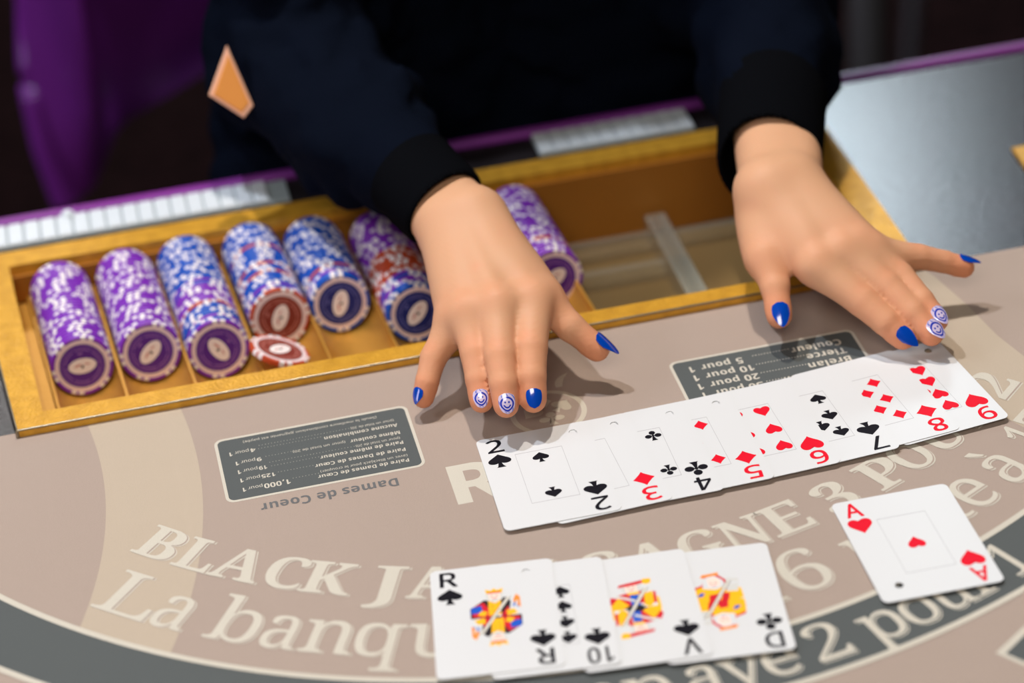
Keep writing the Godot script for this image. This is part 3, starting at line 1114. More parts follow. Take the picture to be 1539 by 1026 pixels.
# ------------------------------------------------------------------ the cards
func court(kind: String) -> ImageTexture:
	var w := 176
	var h := 320
	var im := Image.create(w, h, false, Image.FORMAT_RGBA8)
	im.fill(Color8(212, 214, 213))
	var red := Color8(206, 24, 40)
	var gold := Color8(250, 184, 20)
	var blue := Color8(20, 84, 190)
	var dark := Color8(28, 22, 30)
	var skin := Color8(246, 216, 200)
	var grey := Color8(206, 206, 200)
	var orange := Color8(240, 140, 50)
	var top := []   # [colour, points]; x from -1 to 1, y up from 0 to 1.85; painted again turned by half a circle
	if kind == "king":
		top = [[dark, [-1, 0, -1, 0.62, -0.42, 1.12, -0.1, 1.0, 0.05, 0]], [red, [-0.92, 0.1, -0.86, 0.75, -0.45, 0.98, -0.12, 0.25, -0.2, 0]], [blue, [-1, 0.35, -0.92, 0.72, -0.55, 0.8, -0.5, 0.42, -0.8, 0.3]], [gold, [-0.72, 0.2, -0.55, 0.46, -0.3, 0.34, -0.45, 0.08]],
			[dark, [0.22, 0, 0.2, 1.1, 0.4, 1.2, 0.62, 0.9, 0.5, 0]], [red, [0.2, 0.05, 0.5, 0.62, 0.62, 0.0]], [gold, [-0.28, 0.1, -0.26, 1.08, 0.24, 1.08, 0.2, 0.1]], [gold, [0.45, 0.0, 0.42, 0.34, 0.72, 0.4, 0.86, 0.1]], [blue, [0.68, 0.55, 0.78, 0.98, 0.95, 1.04, 0.9, 0.48]], [orange, [0.7, 0.9, 0.84, 1.32, 1, 1.1, 1, 0.4]], [Color8(212, 214, 213), [0.74, 0.5, 0.84, 0.9, 0.9, 0.9, 0.84, 0.5]],
			[grey, [-0.3, 1.08, -0.36, 1.5, 0.36, 1.5, 0.3, 1.08, 0.0, 0.86]], [skin, [-0.2, 1.16, -0.22, 1.52, 0.22, 1.52, 0.2, 1.16]], [gold, [-0.3, 1.5, -0.36, 1.78, -0.12, 1.68, 0, 1.82, 0.12, 1.68, 0.36, 1.78, 0.3, 1.5]], [red, [-0.26, 1.5, -0.26, 1.58, 0.26, 1.58, 0.26, 1.5]]]
	elif kind == "jack":
		top = [[gold, [-1, 0, -0.92, 0.55, -0.5, 0.8, -0.1, 0.5, 0, 0]], [red, [-1, 0.5, -0.86, 0.85, -0.62, 0.72, -0.9, 0.35]], [red, [-0.66, 0.9, -0.2, 1.0, 0.12, 0.2, -0.1, 0.0]], [blue, [-0.16, 0.12, -0.12, 0.9, 0.2, 0.9, 0.24, 0.0]], [dark, [-0.5, 0, -0.2, 0.22, 0.36, 0.12, 0.3, 0]], [red, [0.22, 0.3, 0.26, 1.06, 0.4, 1.06, 0.44, 0.2]], [gold, [0.36, 0.1, 0.44, 0.86, 0.76, 0.96, 0.8, 0.3, 0.6, 0.0]], [red, [0.74, 0.2, 0.8, 0.92, 0.9, 0.9, 0.86, 0.2]], [gold, [0.86, 0.0, 0.9, 0.6, 1, 0.5, 1, 0]],
			[grey, [-0.66, 0.98, -0.72, 0.84, 0.1, 0.34, 0.16, 0.46]], [gold, [-0.2, 0.86, -0.16, 1.06, 0.26, 1.06, 0.22, 0.86]], [grey, [-0.36, 1.04, -0.42, 1.48, 0.4, 1.48, 0.38, 1.04]], [skin, [-0.22, 1.02, -0.24, 1.46, 0.22, 1.46, 0.2, 1.02]], [red, [-0.52, 1.4, -0.46, 1.56, 0.5, 1.72, 0.5, 1.54, 0.2, 1.46]], [gold, [0.46, 1.5, 0.5, 1.78, 0.82, 1.76, 0.8, 1.5, 0.62, 1.42]]]
	else:
		top = [[red, [-1, 0.3, -0.9, 0.95, -0.5, 1.1, -0.4, 1.6, 0.2, 1.66, 0.52, 1.2, 0.9, 1.18, 0.6, 0.2, 0, 0]], [gold, [-1, 0.0, -0.95, 0.78, -0.55, 0.98, -0.2, 0.6, 0.1, 0.55, 0.6, 0.7, 0.96, 0.7, 1, 0.1, 0.8, 0]], [blue, [-0.82, 0.42, -0.6, 0.62, -0.44, 0.6, -0.6, 0.36]], [red, [-0.36, 0.0, -0.3, 0.42, 0.02, 0.46, 0.1, 0.0]], [red, [0.1, 0.0, 0.26, 0.5, 0.5, 0.44, 0.4, 0.0]], [gold, [-0.5, 0.66, -0.4, 0.86, 0.3, 0.86, 0.4, 0.6, 0.0, 0.44]], [grey, [0.4, 0.55, 0.46, 1.4, 0.96, 1.3, 0.84, 0.5]], [Color8(212, 214, 213), [0.48, 1.02, 0.5, 1.14, 0.9, 1.12, 0.88, 1.0]],
			[Color8(212, 214, 213), [-0.5, 0.86, -0.44, 1.5, 0.02, 1.68, 0.34, 1.3, 0.42, 0.92, 0.0, 0.74]], [skin, [-0.24, 0.96, -0.26, 1.44, 0.06, 1.5, 0.22, 1.3, 0.2, 0.98]], [orange, [-0.52, 1.56, -0.42, 1.74, 0.24, 1.82, 0.2, 1.64]]]
	for turn in [1.0, -1.0]:
		for e in top:
			fill_shape(im, e[0], e[1], turn)
		var y: float = 1.32 if kind != "queen" else 1.14
		var cx: float = 0.0 if kind != "queen" else -0.04
		for q in [-0.1, 0.08]:
			fill_shape(im, dark, [cx + q - 0.04, y, cx + q - 0.04, y + 0.05, cx + q + 0.04, y + 0.05, cx + q + 0.04, y], turn)
		fill_shape(im, red, [cx - 0.08, y - 0.17, cx - 0.08, y - 0.13, cx + 0.08, y - 0.13, cx + 0.08, y - 0.17], turn)
		for q in 5:   # small pattern on the gold cloth
			fill_shape(im, Color8(216, 120, 20), [-0.16 + q % 2 * 0.2, 0.4 + q * 0.12, -0.16 + q % 2 * 0.2, 0.45 + q * 0.12, -0.06 + q % 2 * 0.2, 0.45 + q * 0.12, -0.06 + q % 2 * 0.2, 0.4 + q * 0.12], turn if kind == "king" else 0.0)
	for e in [[dark, 0.095], [Color8(214, 210, 196), 0.075]]:   # the staff across the middle
		fill_shape(im, e[0], [-0.64 - e[1], -1.02, 0.56 - e[1], 1.2, 0.56 + e[1], 1.2, -0.64 + e[1], -1.02], 1.0)
	for y in h:
		for x in [0, w - 1]:
			im.set_pixel(x, y, Color8(216, 212, 222))
	for x in w:
		for y in [0, h - 1]:
			im.set_pixel(x, y, Color8(216, 212, 222))
	return ImageTexture.create_from_image(im)


func fill_shape(im: Image, color: Color, xy: Array, turn: float) -> void:
	if turn == 0.0:
		return
	var p := PackedVector2Array()
	for k in range(0, xy.size(), 2):
		p.append(Vector2((xy[k] * turn * 0.5 + 0.5) * im.get_width(), (0.5 - xy[k + 1] * turn / 3.7) * im.get_height()))
	for y in im.get_height():
		var cross := []
		for k in p.size():
			var a := p[k]
			var b := p[(k + 1) % p.size()]
			if (a.y <= y + 0.5) != (b.y <= y + 0.5):
				cross.append(lerpf(a.x, b.x, (y + 0.5 - a.y) / (b.y - a.y)))
		cross.sort()
		for k in range(0, cross.size() - 1, 2):
			var x0 := int(round(cross[k]))
			im.fill_rect(Rect2i(x0, y, int(round(cross[k + 1])) - x0, 1), color)


func card_halves(hole: Vector2) -> Array:   # a rounded rectangle with a drilled hole, as two pieces that meet along a line through the hole
	var out := []
	for side in [-1.0, 1.0]:
		var x: float = hole.x
		var far: float = side * 0.1
		var half := PackedVector2Array([Vector2(x, -0.1), Vector2(far, -0.1), Vector2(far, 0.1), Vector2(x, 0.1)])
		for p in Geometry2D.intersect_polygons(rounded(0.063, 0.088, 0.0036, 6), half):
			for q in Geometry2D.clip_polygons(p, disc(0.0022, hole, 32)):
				out.append(q)
	return out


func playing_card(rank: String, kind: String, label: String, at: Vector2, deg: float, y: float, slope: float, hole: Vector2, group: String) -> void:
	var ink: StandardMaterial3D = M.red_ink if kind in "hd" else M.black_ink
	var s := Shape.new()
	s.side_tint = Color(0.5, 0.49, 0.48)   # the grey core shows at a card's edge
	for p in card_halves(hole):
		s.extrude(p, 0.0, 0.00032)
	var o := part("playing_card", s, M.card)
	tag(o, label, "playing card", group)
	o.transform = Transform3D(Basis(Vector3.UP, -deg_to_rad(deg)) * Basis(Vector3.BACK, slope) * Basis(Vector3.RIGHT, -0.021), Vector3(at.x, T + y + 0.00093, at.y))
	var k := 0.00034
	for side in [1.0, -1.0]:
		s = Shape.new()
		var along := Vector2(side, 0)
		var up := Vector2(0, -side)
		var g := glyph(rank, "Droid Sans", 400)
		var wide: float = 0.0088 if rank != "10" else 0.0125
		var cap := 0.0118
		for q in [Vector2(-1, -1), Vector2(1, -1), Vector2(1, 1), Vector2(-1, 1), Vector2.ZERO]:
			write(s, rank, "Droid Sans", 400, cap, Vector2(-0.0222, -0.0292) * side + q * 0.00022, along, up, k + (q.x * 2.0 + q.y) * 8e-6, 0.5, minf(wide / ((g.right - g.left) * cap), 1.25))
		part("index", s, ink, o)
		s = Shape.new()
		mark(s, kind, Vector2(-0.0221, -0.0207) * side, 0.0128 if kind != "d" else 0.0132, 0.0127, 0.0 if side > 0 else PI, k)
		part("corner_pip", s, ink, o)
	if rank in ["R", "V", "D"]:
		s = Shape.new()
		s.quad(Vector3(-0.0126, k, -0.0243), Vector3(0.0132, k, -0.0243), Vector3(0.0132, k, 0.0235), Vector3(-0.0126, k, 0.0235), Vector3.UP)
		var m := mat(Color.WHITE, 0.38, 0.0, 0.45)
		m.albedo_texture = court({"R": "king", "V": "jack", "D": "queen"}[rank])
		part("court_picture", s, m, o)
		return
	s = Shape.new()
	var w := Vector2(0.0131, 0.024)
	frame_band(s, PackedVector2Array([-w, Vector2(w.x, -w.y), w, Vector2(-w.x, w.y)]), PackedVector2Array([-w * 0.988, Vector2(w.x, -w.y) * 0.988, w * 0.988, Vector2(-w.x, w.y) * 0.988]), k)
	part("frame_line", s, M.line_ink, o)
	var c := 0.0078
	var e := 0.0172
	var spots: Array = {
		"A": [[0, 0.0001]], "2": [[0, -e], [0, e]], "3": [[0, -e], [0, 0.0001], [0, e]], "4": [[-c, -e], [c, -e], [-c, e], [c, e]], "5": [[-c, -e], [c, -e], [0, 0.0001], [-c, e], [c, e]],
		"6": [[-c, -e], [c, -e], [-c, 0.0001], [c, 0.0001], [-c, e], [c, e]], "7": [[-c, -e], [c, -e], [-c, 0.0001], [c, 0.0001], [0, 0.0086], [-c, e], [c, e]],
		"8": [[-c, -e], [c, -e], [0, -0.0086], [-c, 0.0001], [c, 0.0001], [0, 0.0086], [-c, e], [c, e]],
		"9": [[-c, -0.0185], [c, -0.0185], [-c, -0.0062], [c, -0.0062], [0, 0.0001], [-c, 0.0062], [c, 0.0062], [-c, 0.0185], [c, 0.0185]],
		"10": [[-c, -0.0185], [c, -0.0185], [0, -0.0125], [-c, -0.0062], [c, -0.0062], [-c, 0.0062], [c, 0.0062], [0, 0.0125], [-c, 0.0185], [c, 0.0185]],
	}[rank]
	for p in spots:
		s = Shape.new()
		mark(s, kind, Vector2(p[0], p[1]), 0.0092, 0.0094, 0.0 if p[1] < 0 else PI, k)
		part("pip", s, ink, o)


func cards() -> void:
	var tr := Vector2(0.0218, -0.0353)
	var name := {"s": "spades", "h": "hearts", "d": "diamonds", "c": "clubs"}
	var word := {"2": "two", "3": "three", "4": "four", "5": "five", "6": "six", "7": "seven", "8": "eight", "9": "nine"}
	for e in [["2", "s", -2.6, 88.2, 1.5], ["3", "d", 22.9, 89.5, -1.8], ["4", "c", 52.9, 88.6, 0.9], ["5", "d", 80.5, 87.5, 0.0], ["6", "h", 116.9, 86.2, -1.5], ["7", "s", 149.9, 84.4, -2.9], ["8", "d", 184.6, 79.6, -5.0], ["9", "h", 212.6, 78.2, -5.9]]:
		playing_card(e[0], e[1], "%s of %s in the fanned row under the dealer's hands" % [word[e[0]], name[e[1]]], Vector2(e[2], e[3]) / 1000.0, e[4], 0.0007, 0.0128, tr if e[0] in "23459" else -tr, "row of eight cards")
	playing_card("R", "s", "king of spades with an R index, leftmost of the four cards nearest the players", Vector2(-0.0547, 0.1983), 8.6, 0.00075, 0.0145, Vector2(0.0176, -0.0347), "four cards nearest the players")
	playing_card("10", "s", "ten of spades between the king and the jack", Vector2(-0.0293, 0.2057), 7.6, 0.00075, 0.0145, -tr, "four cards nearest the players")
	playing_card("V", "s", "jack of spades with a V index, beside the queen", Vector2(0.0135, 0.2134), 6.0, 0.00075, 0.0145, -tr, "four cards nearest the players")
	playing_card("D", "c", "queen of clubs with a D index, rightmost of the four cards nearest the players", Vector2(0.0542, 0.2207), 7.55, 0.00075, 0.0145, -tr, "four cards nearest the players")
	playing_card("A", "h", "ace of hearts lying alone at the right", Vector2(0.1634, 0.2045), 1.2, 0.0003, 0.0, Vector2(-0.0196, 0.0321), "")


# ------------------------------------------------------------------ the dealer
# joints in millimetres: x, height over the table, z
var right_hand := {
	"elbow": Vector3(-74, 80, -304), "wrist": Vector3(-11.4, 67, -83.4),
	"index": [Vector3(15.2, 51, -7.5), Vector3(6.2, 41, 23.5), Vector3(2.6, 32, 38), Vector3(1, 23, 45.4)],
	"middle": [Vector3(-5.5, 53, -4.8), Vector3(-11.6, 41, 25.8), Vector3(-13.6, 32, 40), Vector3(-14.6, 24, 47)],
	"ring": [Vector3(-21.5, 49, -9.8), Vector3(-23.6, 38, 14), Vector3(-25.1, 29, 26.5), Vector3(-26, 21, 34.4)],
	"pinky": [Vector3(-28.3, 43, -14.8), Vector3(-44.9, 29, -2.9), Vector3(-50.8, 20, 5.6), Vector3(-54.4, 13, 8.8)],
	"thumb": [Vector3(9.6, 54, -52.1), Vector3(22.1, 47, -15.5), Vector3(33.4, 36, 1.9), Vector3(45.5, 25, 10.7)],
}
var left_hand := {
	"elbow": Vector3(235, 74, -290), "wrist": Vector3(177.8, 64, -64),
	"index": [Vector3(179.9, 43, -3.3), Vector3(198.6, 29.5, 20.6), Vector3(207.9, 21.5, 33.5), Vector3(215.4, 14.5, 40)],
	"middle": [Vector3(195.5, 46, -7.1), Vector3(213.9, 33.5, 16.2), Vector3(223.5, 24.5, 33.6), Vector3(230.5, 16.5, 44.9)],
	"ring": [Vector3(204.9, 46, -9.2), Vector3(224.4, 34.5, 10.3), Vector3(231.1, 27, 27.9), Vector3(235.9, 20.5, 38.7)],
	"pinky": [Vector3(212, 43, -6.5), Vector3(241, 36, -3.6), Vector3(255.3, 31, -1.7), Vector3(266.5, 27, 0.8)],
	"thumb": [Vector3(162.6, 50, -50), Vector3(155.4, 42, -22.3), Vector3(155, 33, -4.1), Vector3(153.2, 23, 8.6)],
}
const FINGERS := ["index", "middle", "ring", "pinky", "thumb"]
const RADII := {"index": [0.0102, 0.0092, 0.0081, 0.0068], "middle": [0.0102, 0.0091, 0.0080, 0.0066], "ring": [0.0096, 0.0083, 0.0073, 0.0061], "pinky": [0.0086, 0.0074, 0.0066, 0.0055], "thumb": [0.0122, 0.0100, 0.0084, 0.0068]}
var redness := []


func over(p: Vector3) -> Vector3:
	return Vector3(p.x, p.y, p.z) / 1000.0 + Vector3(0, T, 0)


func joints(hand: Dictionary) -> Dictionary:
	var j := {"elbow": over(hand.elbow), "wrist": over(hand.wrist)}
	for f in FINGERS:
		j[f] = hand[f].map(over)
	return j


func grow_hand(s: Shape, j: Dictionary) -> void:
	var w: Vector3 = j.wrist
	var arm: Vector3 = (j.elbow - w).normalized()
	var end := w + arm * 0.058
	var lo := Vector3.INF
	var hi := -Vector3.INF
	for f in FINGERS:
		for p in j[f]:
			lo = lo.min(p)
			hi = hi.max(p)
	lo = lo.min(w).min(end) - Vector3.ONE * 0.026
	hi = hi.max(w).max(end) + Vector3.ONE * 0.026
	var fd := Field.new(lo, hi, 0.0017)
	var lat: Vector3 = (j.pinky[0] - j.index[0]).normalized()
	var up: Vector3 = arm.cross(lat)
	up = (up if up.y > 0 else -up).normalized()
	var palm := fd.fresh()
	# wrist and forearm
	for q in [-1.0, 1.0]:
		palm = fd.capsule(palm, w + lat * 0.0068 * q, end + lat * 0.0068 * q, 0.0172, 0.0182, 0.008)
	var off := {"index": -0.0105, "middle": -0.0035, "ring": 0.0045, "pinky": 0.009}
	var ext := {}
	for f in ["index", "middle", "ring", "pinky"]:
		var a: Vector3 = w + lat * off[f] - arm * 0.006
		var k: Vector3 = j[f][0]
		ext[f] = k.lerp(j[f][1], 0.28)
		palm = fd.capsule(palm, a, k, 0.0150, 0.0106, 0.009)
		palm = fd.capsule(palm, k, k.lerp(j[f][1], 0.75), 0.0102, RADII[f][0] * 0.5, 0.004)
		palm = fd.capsule(palm, k + up * 0.0008, k + up * 0.0008, 0.0082, 0.0082, 0.005)
		palm = fd.capsule(palm, w + lat * off[f] * 0.7 + up * 0.0112, k + up * 0.0062, 0.0034, 0.0042, 0.005)
	for q in [["index", "middle"], ["middle", "ring"], ["ring", "pinky"]]:
		palm = fd.capsule(palm, ext[q[0]] - up * 0.002, ext[q[1]] - up * 0.002, 0.0058, 0.0056, 0.005)
		palm = fd.capsule(palm, j[q[0]][0], j[q[1]][0], 0.0100, 0.0098, 0.006)
	# ball of the thumb, its web and the heel of the hand
	var t: Array = j.thumb
	palm = fd.capsule(palm, w - lat * 0.009 - arm * 0.004, t[0], 0.0145, 0.0128, 0.012)
	palm = fd.capsule(palm, t[0], t[1], 0.0128, 0.0112, 0.008)
	palm = fd.capsule(palm, t[0].lerp(t[1], 0.45) - up * 0.002, w.lerp(j.index[0], 0.66) - up * 0.004, 0.0085, 0.0100, 0.014)
	palm = fd.capsule(palm, t[0].lerp(t[1], 0.75) - up * 0.003, w.lerp(j.index[0], 0.8) - up * 0.004, 0.0055, 0.0070, 0.012)
	palm = fd.capsule(palm, w + lat * 0.0060 - up * 0.003 - arm * 0.004, w.lerp(j.pinky[0], 0.65) - lat * 0.002 - up * 0.005, 0.0138, 0.0105, 0.010)
	# the wrist bone on the little finger's side
	palm = fd.capsule(palm, w + arm * 0.012 + lat * 0.0155 + up * 0.0045, w + arm * 0.020 + lat * 0.0155 + up * 0.0045, 0.0086, 0.0085, 0.008)
	var each := []
	for f in FINGERS:
		var g := fd.fresh()
		var r: Array = RADII[f]
		for q in 3:
			g = fd.capsule(g, j[f][q], j[f][q + 1], r[q], r[q + 1], 0.0014)
		var along: Vector3 = (j[f][3] - j[f][2]).normalized()
		g = fd.capsule(g, j[f][3] - along * 0.004 - up * 0.0012, j[f][3] + along * 0.0005 - up * 0.0012, r[3] * 1.04, r[3] * 0.97, 0.003)
		each.append(g)
	for i in fd.f.size():
		var p := palm[i]
		var o := p
		if p > -0.012:
			o = 0.05
			for q in 5:
				var d: float = each[q][i]
				var k := 0.0065 if q < 4 else 0.008
				var m := maxf(k - absf(p - d), 0.0)
				var e := minf(p, d) - m * m / (4.0 * k)
				m = maxf(0.0009 - absf(o - e), 0.0)
				o = minf(o, e) - m * m / 0.0036
		fd.f[i] = o
	redness = []
	for f in FINGERS:
		redness.append([j[f][3], 0.016, 0.95])
		redness.append([j[f][1].lerp(j[f][2], 0.5), 0.022, 0.42])
		redness.append([j[f][2], 0.010, 0.25])
		redness.append([j[f][1] + up * 0.007, 0.008, 0.5])
		redness.append([j[f][0] + up * 0.010, 0.012, 0.30])
	redness.append([w.lerp(j.middle[0], 0.72) + up * 0.01 + lat * 0.002, 0.004, 0.5])
	fd.net(s, skin_tone)


func skin_tone(p: Vector3, _n: Vector3) -> Color:
	var r := 0.0
	for e in redness:
		var d: float = p.distance_squared_to(e[0]) / (e[1] * e[1])
		if d < 6.0:
			r = maxf(r, exp(-d) * e[2])
	return Color(0.605, 0.335, 0.19).lerp(Color(0.70, 0.265, 0.135), r)


func nail(o: Node, j: Array, r: float, up: Vector3, long: float, wide: float, point: float, m: Material, label: String) -> void:
	var d: Vector3 = (j[3] - j[2]).normalized()
	var nn := (up - d * up.dot(d)).normalized()
	var side := d.cross(nn)
	var g := []
	var norms := []
	var rows := 12
	var cols := 11
	var rho := r * 1.3
	for a in rows:
		var b := float(a) / (rows - 1)
		var w := wide / 2.0 * (sqrt(1.0 - pow(1.0 - minf(b / 0.3, 1.0), 2.0)) * 0.55 + 0.45 if b < 0.3 else 1.0)
		if b > 0.45:
			w *= lerpf(1.0, sqrt(maxf(0.0, 1.0 - pow((b - 0.45) / 0.55, 2.0))) * (1.0 - point) + (1.0 - (b - 0.45) / 0.55) * point, 0.93)
		if a == 0:
			w = wide * 0.16
		var line := PackedVector3Array()
		var out := PackedVector3Array()
		for c in cols:
			var t := (c * 2.0 / (cols - 1) - 1.0) * w / rho
			var e := side * sin(t) + nn * cos(t)
			line.append(j[3] + d * (-0.0045 + long * b) + e * rho + nn * (r * 1.06 + 0.0008 - rho - 0.0016 * b * b))
			out.append((e + d * 0.35 * b).normalized())
		g.append(line)
		norms.append(out)
	var s := Shape.new()
	s.slab(g, norms, 0.0007)
	part("fingernail", s, m, o, label)


func ring_at(mid: Vector3, axis: Vector3, r: float, sides := 40, squash := 1.0, ripple := 0.0, lean_back := 0.0, lean_side := 0.0) -> PackedVector3Array:
	var a := axis.cross(Vector3.UP).normalized()
	var b := a.cross(axis).normalized()
	var p := PackedVector3Array()
	for k in sides:
		var t := TAU * k / sides
		var q := r + (ripple if k % 2 == 0 else 0.0)
		p.append(mid + a * cos(t) * q + b * sin(t) * q * squash + axis * (sin(t) * q * lean_back + cos(t) * q * lean_side))
	return p


func dealer() -> void:
	var o := thing("person", "dealer in a black jacket leaning over the table with both hands spread and blue nails", "person", Vector3(0.085, 0, -0.43))
	var back := Transform3D(Basis(), -o.position)
	var right := joints(right_hand)
	var left := joints(left_hand)
	var s := Shape.new()
	grow_hand(s, right)
	grow_hand(s, left)
	# the rest of the body, under the clothes
	redness = []
	var shoulder_r := Vector3(-0.075, T + 0.43, -0.39)
	var shoulder_l := Vector3(0.245, T + 0.43, -0.39)
	var neck := Vector3(0.085, T + 0.50, -0.375)
	var head := Vector3(0.085, T + 0.65, -0.33)
	var fd := Field.new(Vector3(-0.17, 0.04, -0.58), Vector3(0.34, T + 0.82, -0.11), 0.013)
	var g := fd.f
	for q in [[right, shoulder_r], [left, shoulder_l]]:
		g = fd.capsule(g, q[0].wrist.lerp(q[0].elbow, 0.2), q[0].elbow, 0.020, 0.030, 0.01)
		g = fd.capsule(g, q[0].elbow, q[1], 0.032, 0.044, 0.015)
		g = fd.capsule(g, q[1], neck - Vector3(0, 0.06, 0), 0.044, 0.05, 0.03)
	for q in [-1.0, 1.0]:
		g = fd.capsule(g, Vector3(0.085 + 0.05 * q, T - 0.02, -0.43), Vector3(0.085 + 0.06 * q, T + 0.36, -0.41), 0.072, 0.075, 0.03)
		g = fd.capsule(g, Vector3(0.085 + 0.065 * q, T - 0.05, -0.43), Vector3(0.085 + 0.075 * q, 0.5, -0.42), 0.075, 0.055, 0.03)
		g = fd.capsule(g, Vector3(0.085 + 0.075 * q, 0.5, -0.42), Vector3(0.085 + 0.08 * q, 0.09, -0.44), 0.052, 0.036, 0.02)
	g = fd.capsule(g, neck - Vector3(0, 0.05, 0), head, 0.052, 0.055, 0.02)
	g = fd.capsule(g, head + Vector3(0, 0.03, -0.015), head + Vector3(0, 0.035, 0.01), 0.083, 0.08, 0.02)
	g = fd.capsule(g, head + Vector3(0, -0.03, 0.03), head + Vector3(0, -0.065, 0.045), 0.058, 0.04, 0.03)
	g = fd.capsule(g, head + Vector3(0, 0.012, 0.085), head + Vector3(0, -0.018, 0.102), 0.010, 0.014, 0.012)
	for q in [-1.0, 1.0]:
		g = fd.capsule(g, head + Vector3(0.078 * q, 0.01, 0.0), head + Vector3(0.078 * q, -0.02, 0.004), 0.014, 0.011, 0.006)
	fd.f = g
	fd.net(s, skin_tone)
	for k in s.v.size():
		s.v[k] = back * s.v[k]
	part("body", s, M.skin, o, "light skin with reddish knuckles and fingertips")
	# nails: [hand, finger, direction it faces, length, width, how pointed, material]
	var nails := [
		[right, "index", Vector3(0.0, 0.85, 0.55), 0.0108, 0.0092, 0.15, "nail_blue", "round glossy blue nail"], [right, "middle", Vector3(0.0, 0.8, 0.6), 0.0112, 0.0096, 0.15, "nail_smile", "pale nail with a blue smiling face"],
		[right, "ring", Vector3(-0.1, 0.8, 0.6), 0.0104, 0.0088, 0.15, "nail_smile", "pale nail with blue drawing"], [right, "pinky", Vector3(-0.45, 0.8, 0.35), 0.0098, 0.0074, 0.8, "nail_blue", "pointed glossy blue nail"],
		[right, "thumb", Vector3(0.35, 0.85, 0.1), 0.0165, 0.0108, 0.85, "nail_blue", "pointed glossy blue nail"],
		[left, "index", Vector3(-0.35, 0.8, 0.45), 0.0145, 0.0092, 0.7, "nail_blue", "almond glossy blue nail"], [left, "middle", Vector3(0.0, 0.9, 0.3), 0.0128, 0.0096, 0.5, "nail_smile", "pale nail with a blue smiling face"],
		[left, "ring", Vector3(0.0, 0.9, 0.25), 0.0118, 0.009, 0.5, "nail_smile", "pale nail with a blue smiling face"], [left, "pinky", Vector3(0.1, 1.0, 0.0), 0.0135, 0.0078, 0.8, "nail_blue", "pointed glossy blue nail"],
		[left, "thumb", Vector3(-0.05, 0.75, 0.65), 0.0145, 0.0108, 0.55, "nail_blue", "almond glossy blue nail"],
	]
	for e in nails:
		var local: Array = e[0][e[1]].map(func(p): return back * p)
		nail(o, local, RADII[e[1]][3], e[2], e[3], e[4], e[5], M[e[6]], e[7])
	# jacket
	var end_r := Vector3(-0.0263, T + 0.0701, -0.137)
	var end_l := Vector3(0.1975, T + 0.073, -0.142)
	var jf := Field.new(Vector3(-0.22, T - 0.24, -0.60), Vector3(0.38, T + 0.54, -0.11), 0.0068)
	g = jf.f
	for q in [[right, end_r, shoulder_r, -1.0], [left, end_l, shoulder_l, 1.0]]:
		var mid: Vector3 = q[1].lerp(q[0].elbow, 0.45) - Vector3(0, 0.008 if q[3] < 0.0 else 0.0, 0)
		g = jf.capsule(g, q[1] + Vector3(-0.003, -0.003, 0) * maxf(q[3], 0.0), mid, 0.0275 if q[3] < 0.0 else 0.0325, 0.047, 0.012)
		g = jf.capsule(g, mid, q[0].elbow, 0.047, 0.050, 0.012)
		g = jf.capsule(g, q[0].elbow, q[2], 0.049, 0.062, 0.03)
		g = jf.capsule(g, q[2], neck - Vector3(0, 0.075, 0), 0.062, 0.062, 0.04)
	for q in [-1.0, 1.0]:
		g = jf.capsule(g, Vector3(0.085 + 0.075 * q, T - 0.14, -0.43), Vector3(0.085 + 0.085 * q, T + 0.34, -0.41), 0.108, 0.10, 0.05)
	g = jf.capsule(g, Vector3(-0.092, T - 0.07, -0.37), Vector3(-0.075, T + 0.02, -0.385), 0.055, 0.05, 0.03)
	var folds := FastNoiseLite.new()
	folds.seed = 3
	folds.frequency = 16.0
	folds.fractal_octaves = 2
	folds.fractal_type = FastNoiseLite.FRACTAL_RIDGED
	for z in jf.nz:
		for y in jf.ny:
			var at := (z * jf.ny + y) * jf.nx
			for x in jf.nx:
				if absf(g[at]) < 0.022:
					var p := jf.lo + Vector3(x, y, z) * jf.h
					var far := clampf((minf(p.distance_to(end_r), p.distance_to(end_l)) - 0.015) / 0.04, 0.0, 1.0)
					g[at] += folds.get_noise_3d(p.x + p.z * 0.4, p.y * 1.2, p.z * 0.55 - p.x * 0.5) * 0.009 * far
				at += 1
	jf.f = g
	s = Shape.new()
	jf.net(s, func(_p, _n): return Color.WHITE)
	for k in s.v.size():
		s.v[k] = back * s.v[k]
	part("jacket", s, M.jacket, o, "navy black jacket")
	for q in [[right, end_r, right.wrist + (right.elbow - right.wrist).normalized() * 0.014, 0.15, 0.2], [left, end_l, left.wrist + (left.elbow - left.wrist).normalized() * 0.034 + Vector3(-0.005, -0.005, 0), -0.4, 0.0]]:
		s = Shape.new()
		var axis: Vector3 = (q[2] - q[1]).normalized()
		var long: float = q[1].distance_to(q[2])
		var rings := []
		for e in [[-0.004, 0.0295], [0.002, 0.0288], [0.5 * long, 0.0285], [long - 0.004, 0.0278], [long - 0.001, 0.0270], [long, 0.0255], [long - 0.001, 0.0244], [long - 0.004, 0.0240], [0.0, 0.0240]]:
			rings.append(ring_at(back * (q[1] + axis * e[0]), axis, e[1] + (0.0035 if q[4] == 0.0 else 0.0), 96, 0.93, 0.0004, q[3], q[4]))
		s.loft(rings, false)
		part("cuff", s, M.cuff, o, "black knitted cuff")
	# trousers, shoes and hair
	s = Shape.new()
	var tf := Field.new(Vector3(-0.12, 0.05, -0.58), Vector3(0.30, T - 0.05, -0.28), 0.013)
	g = tf.f
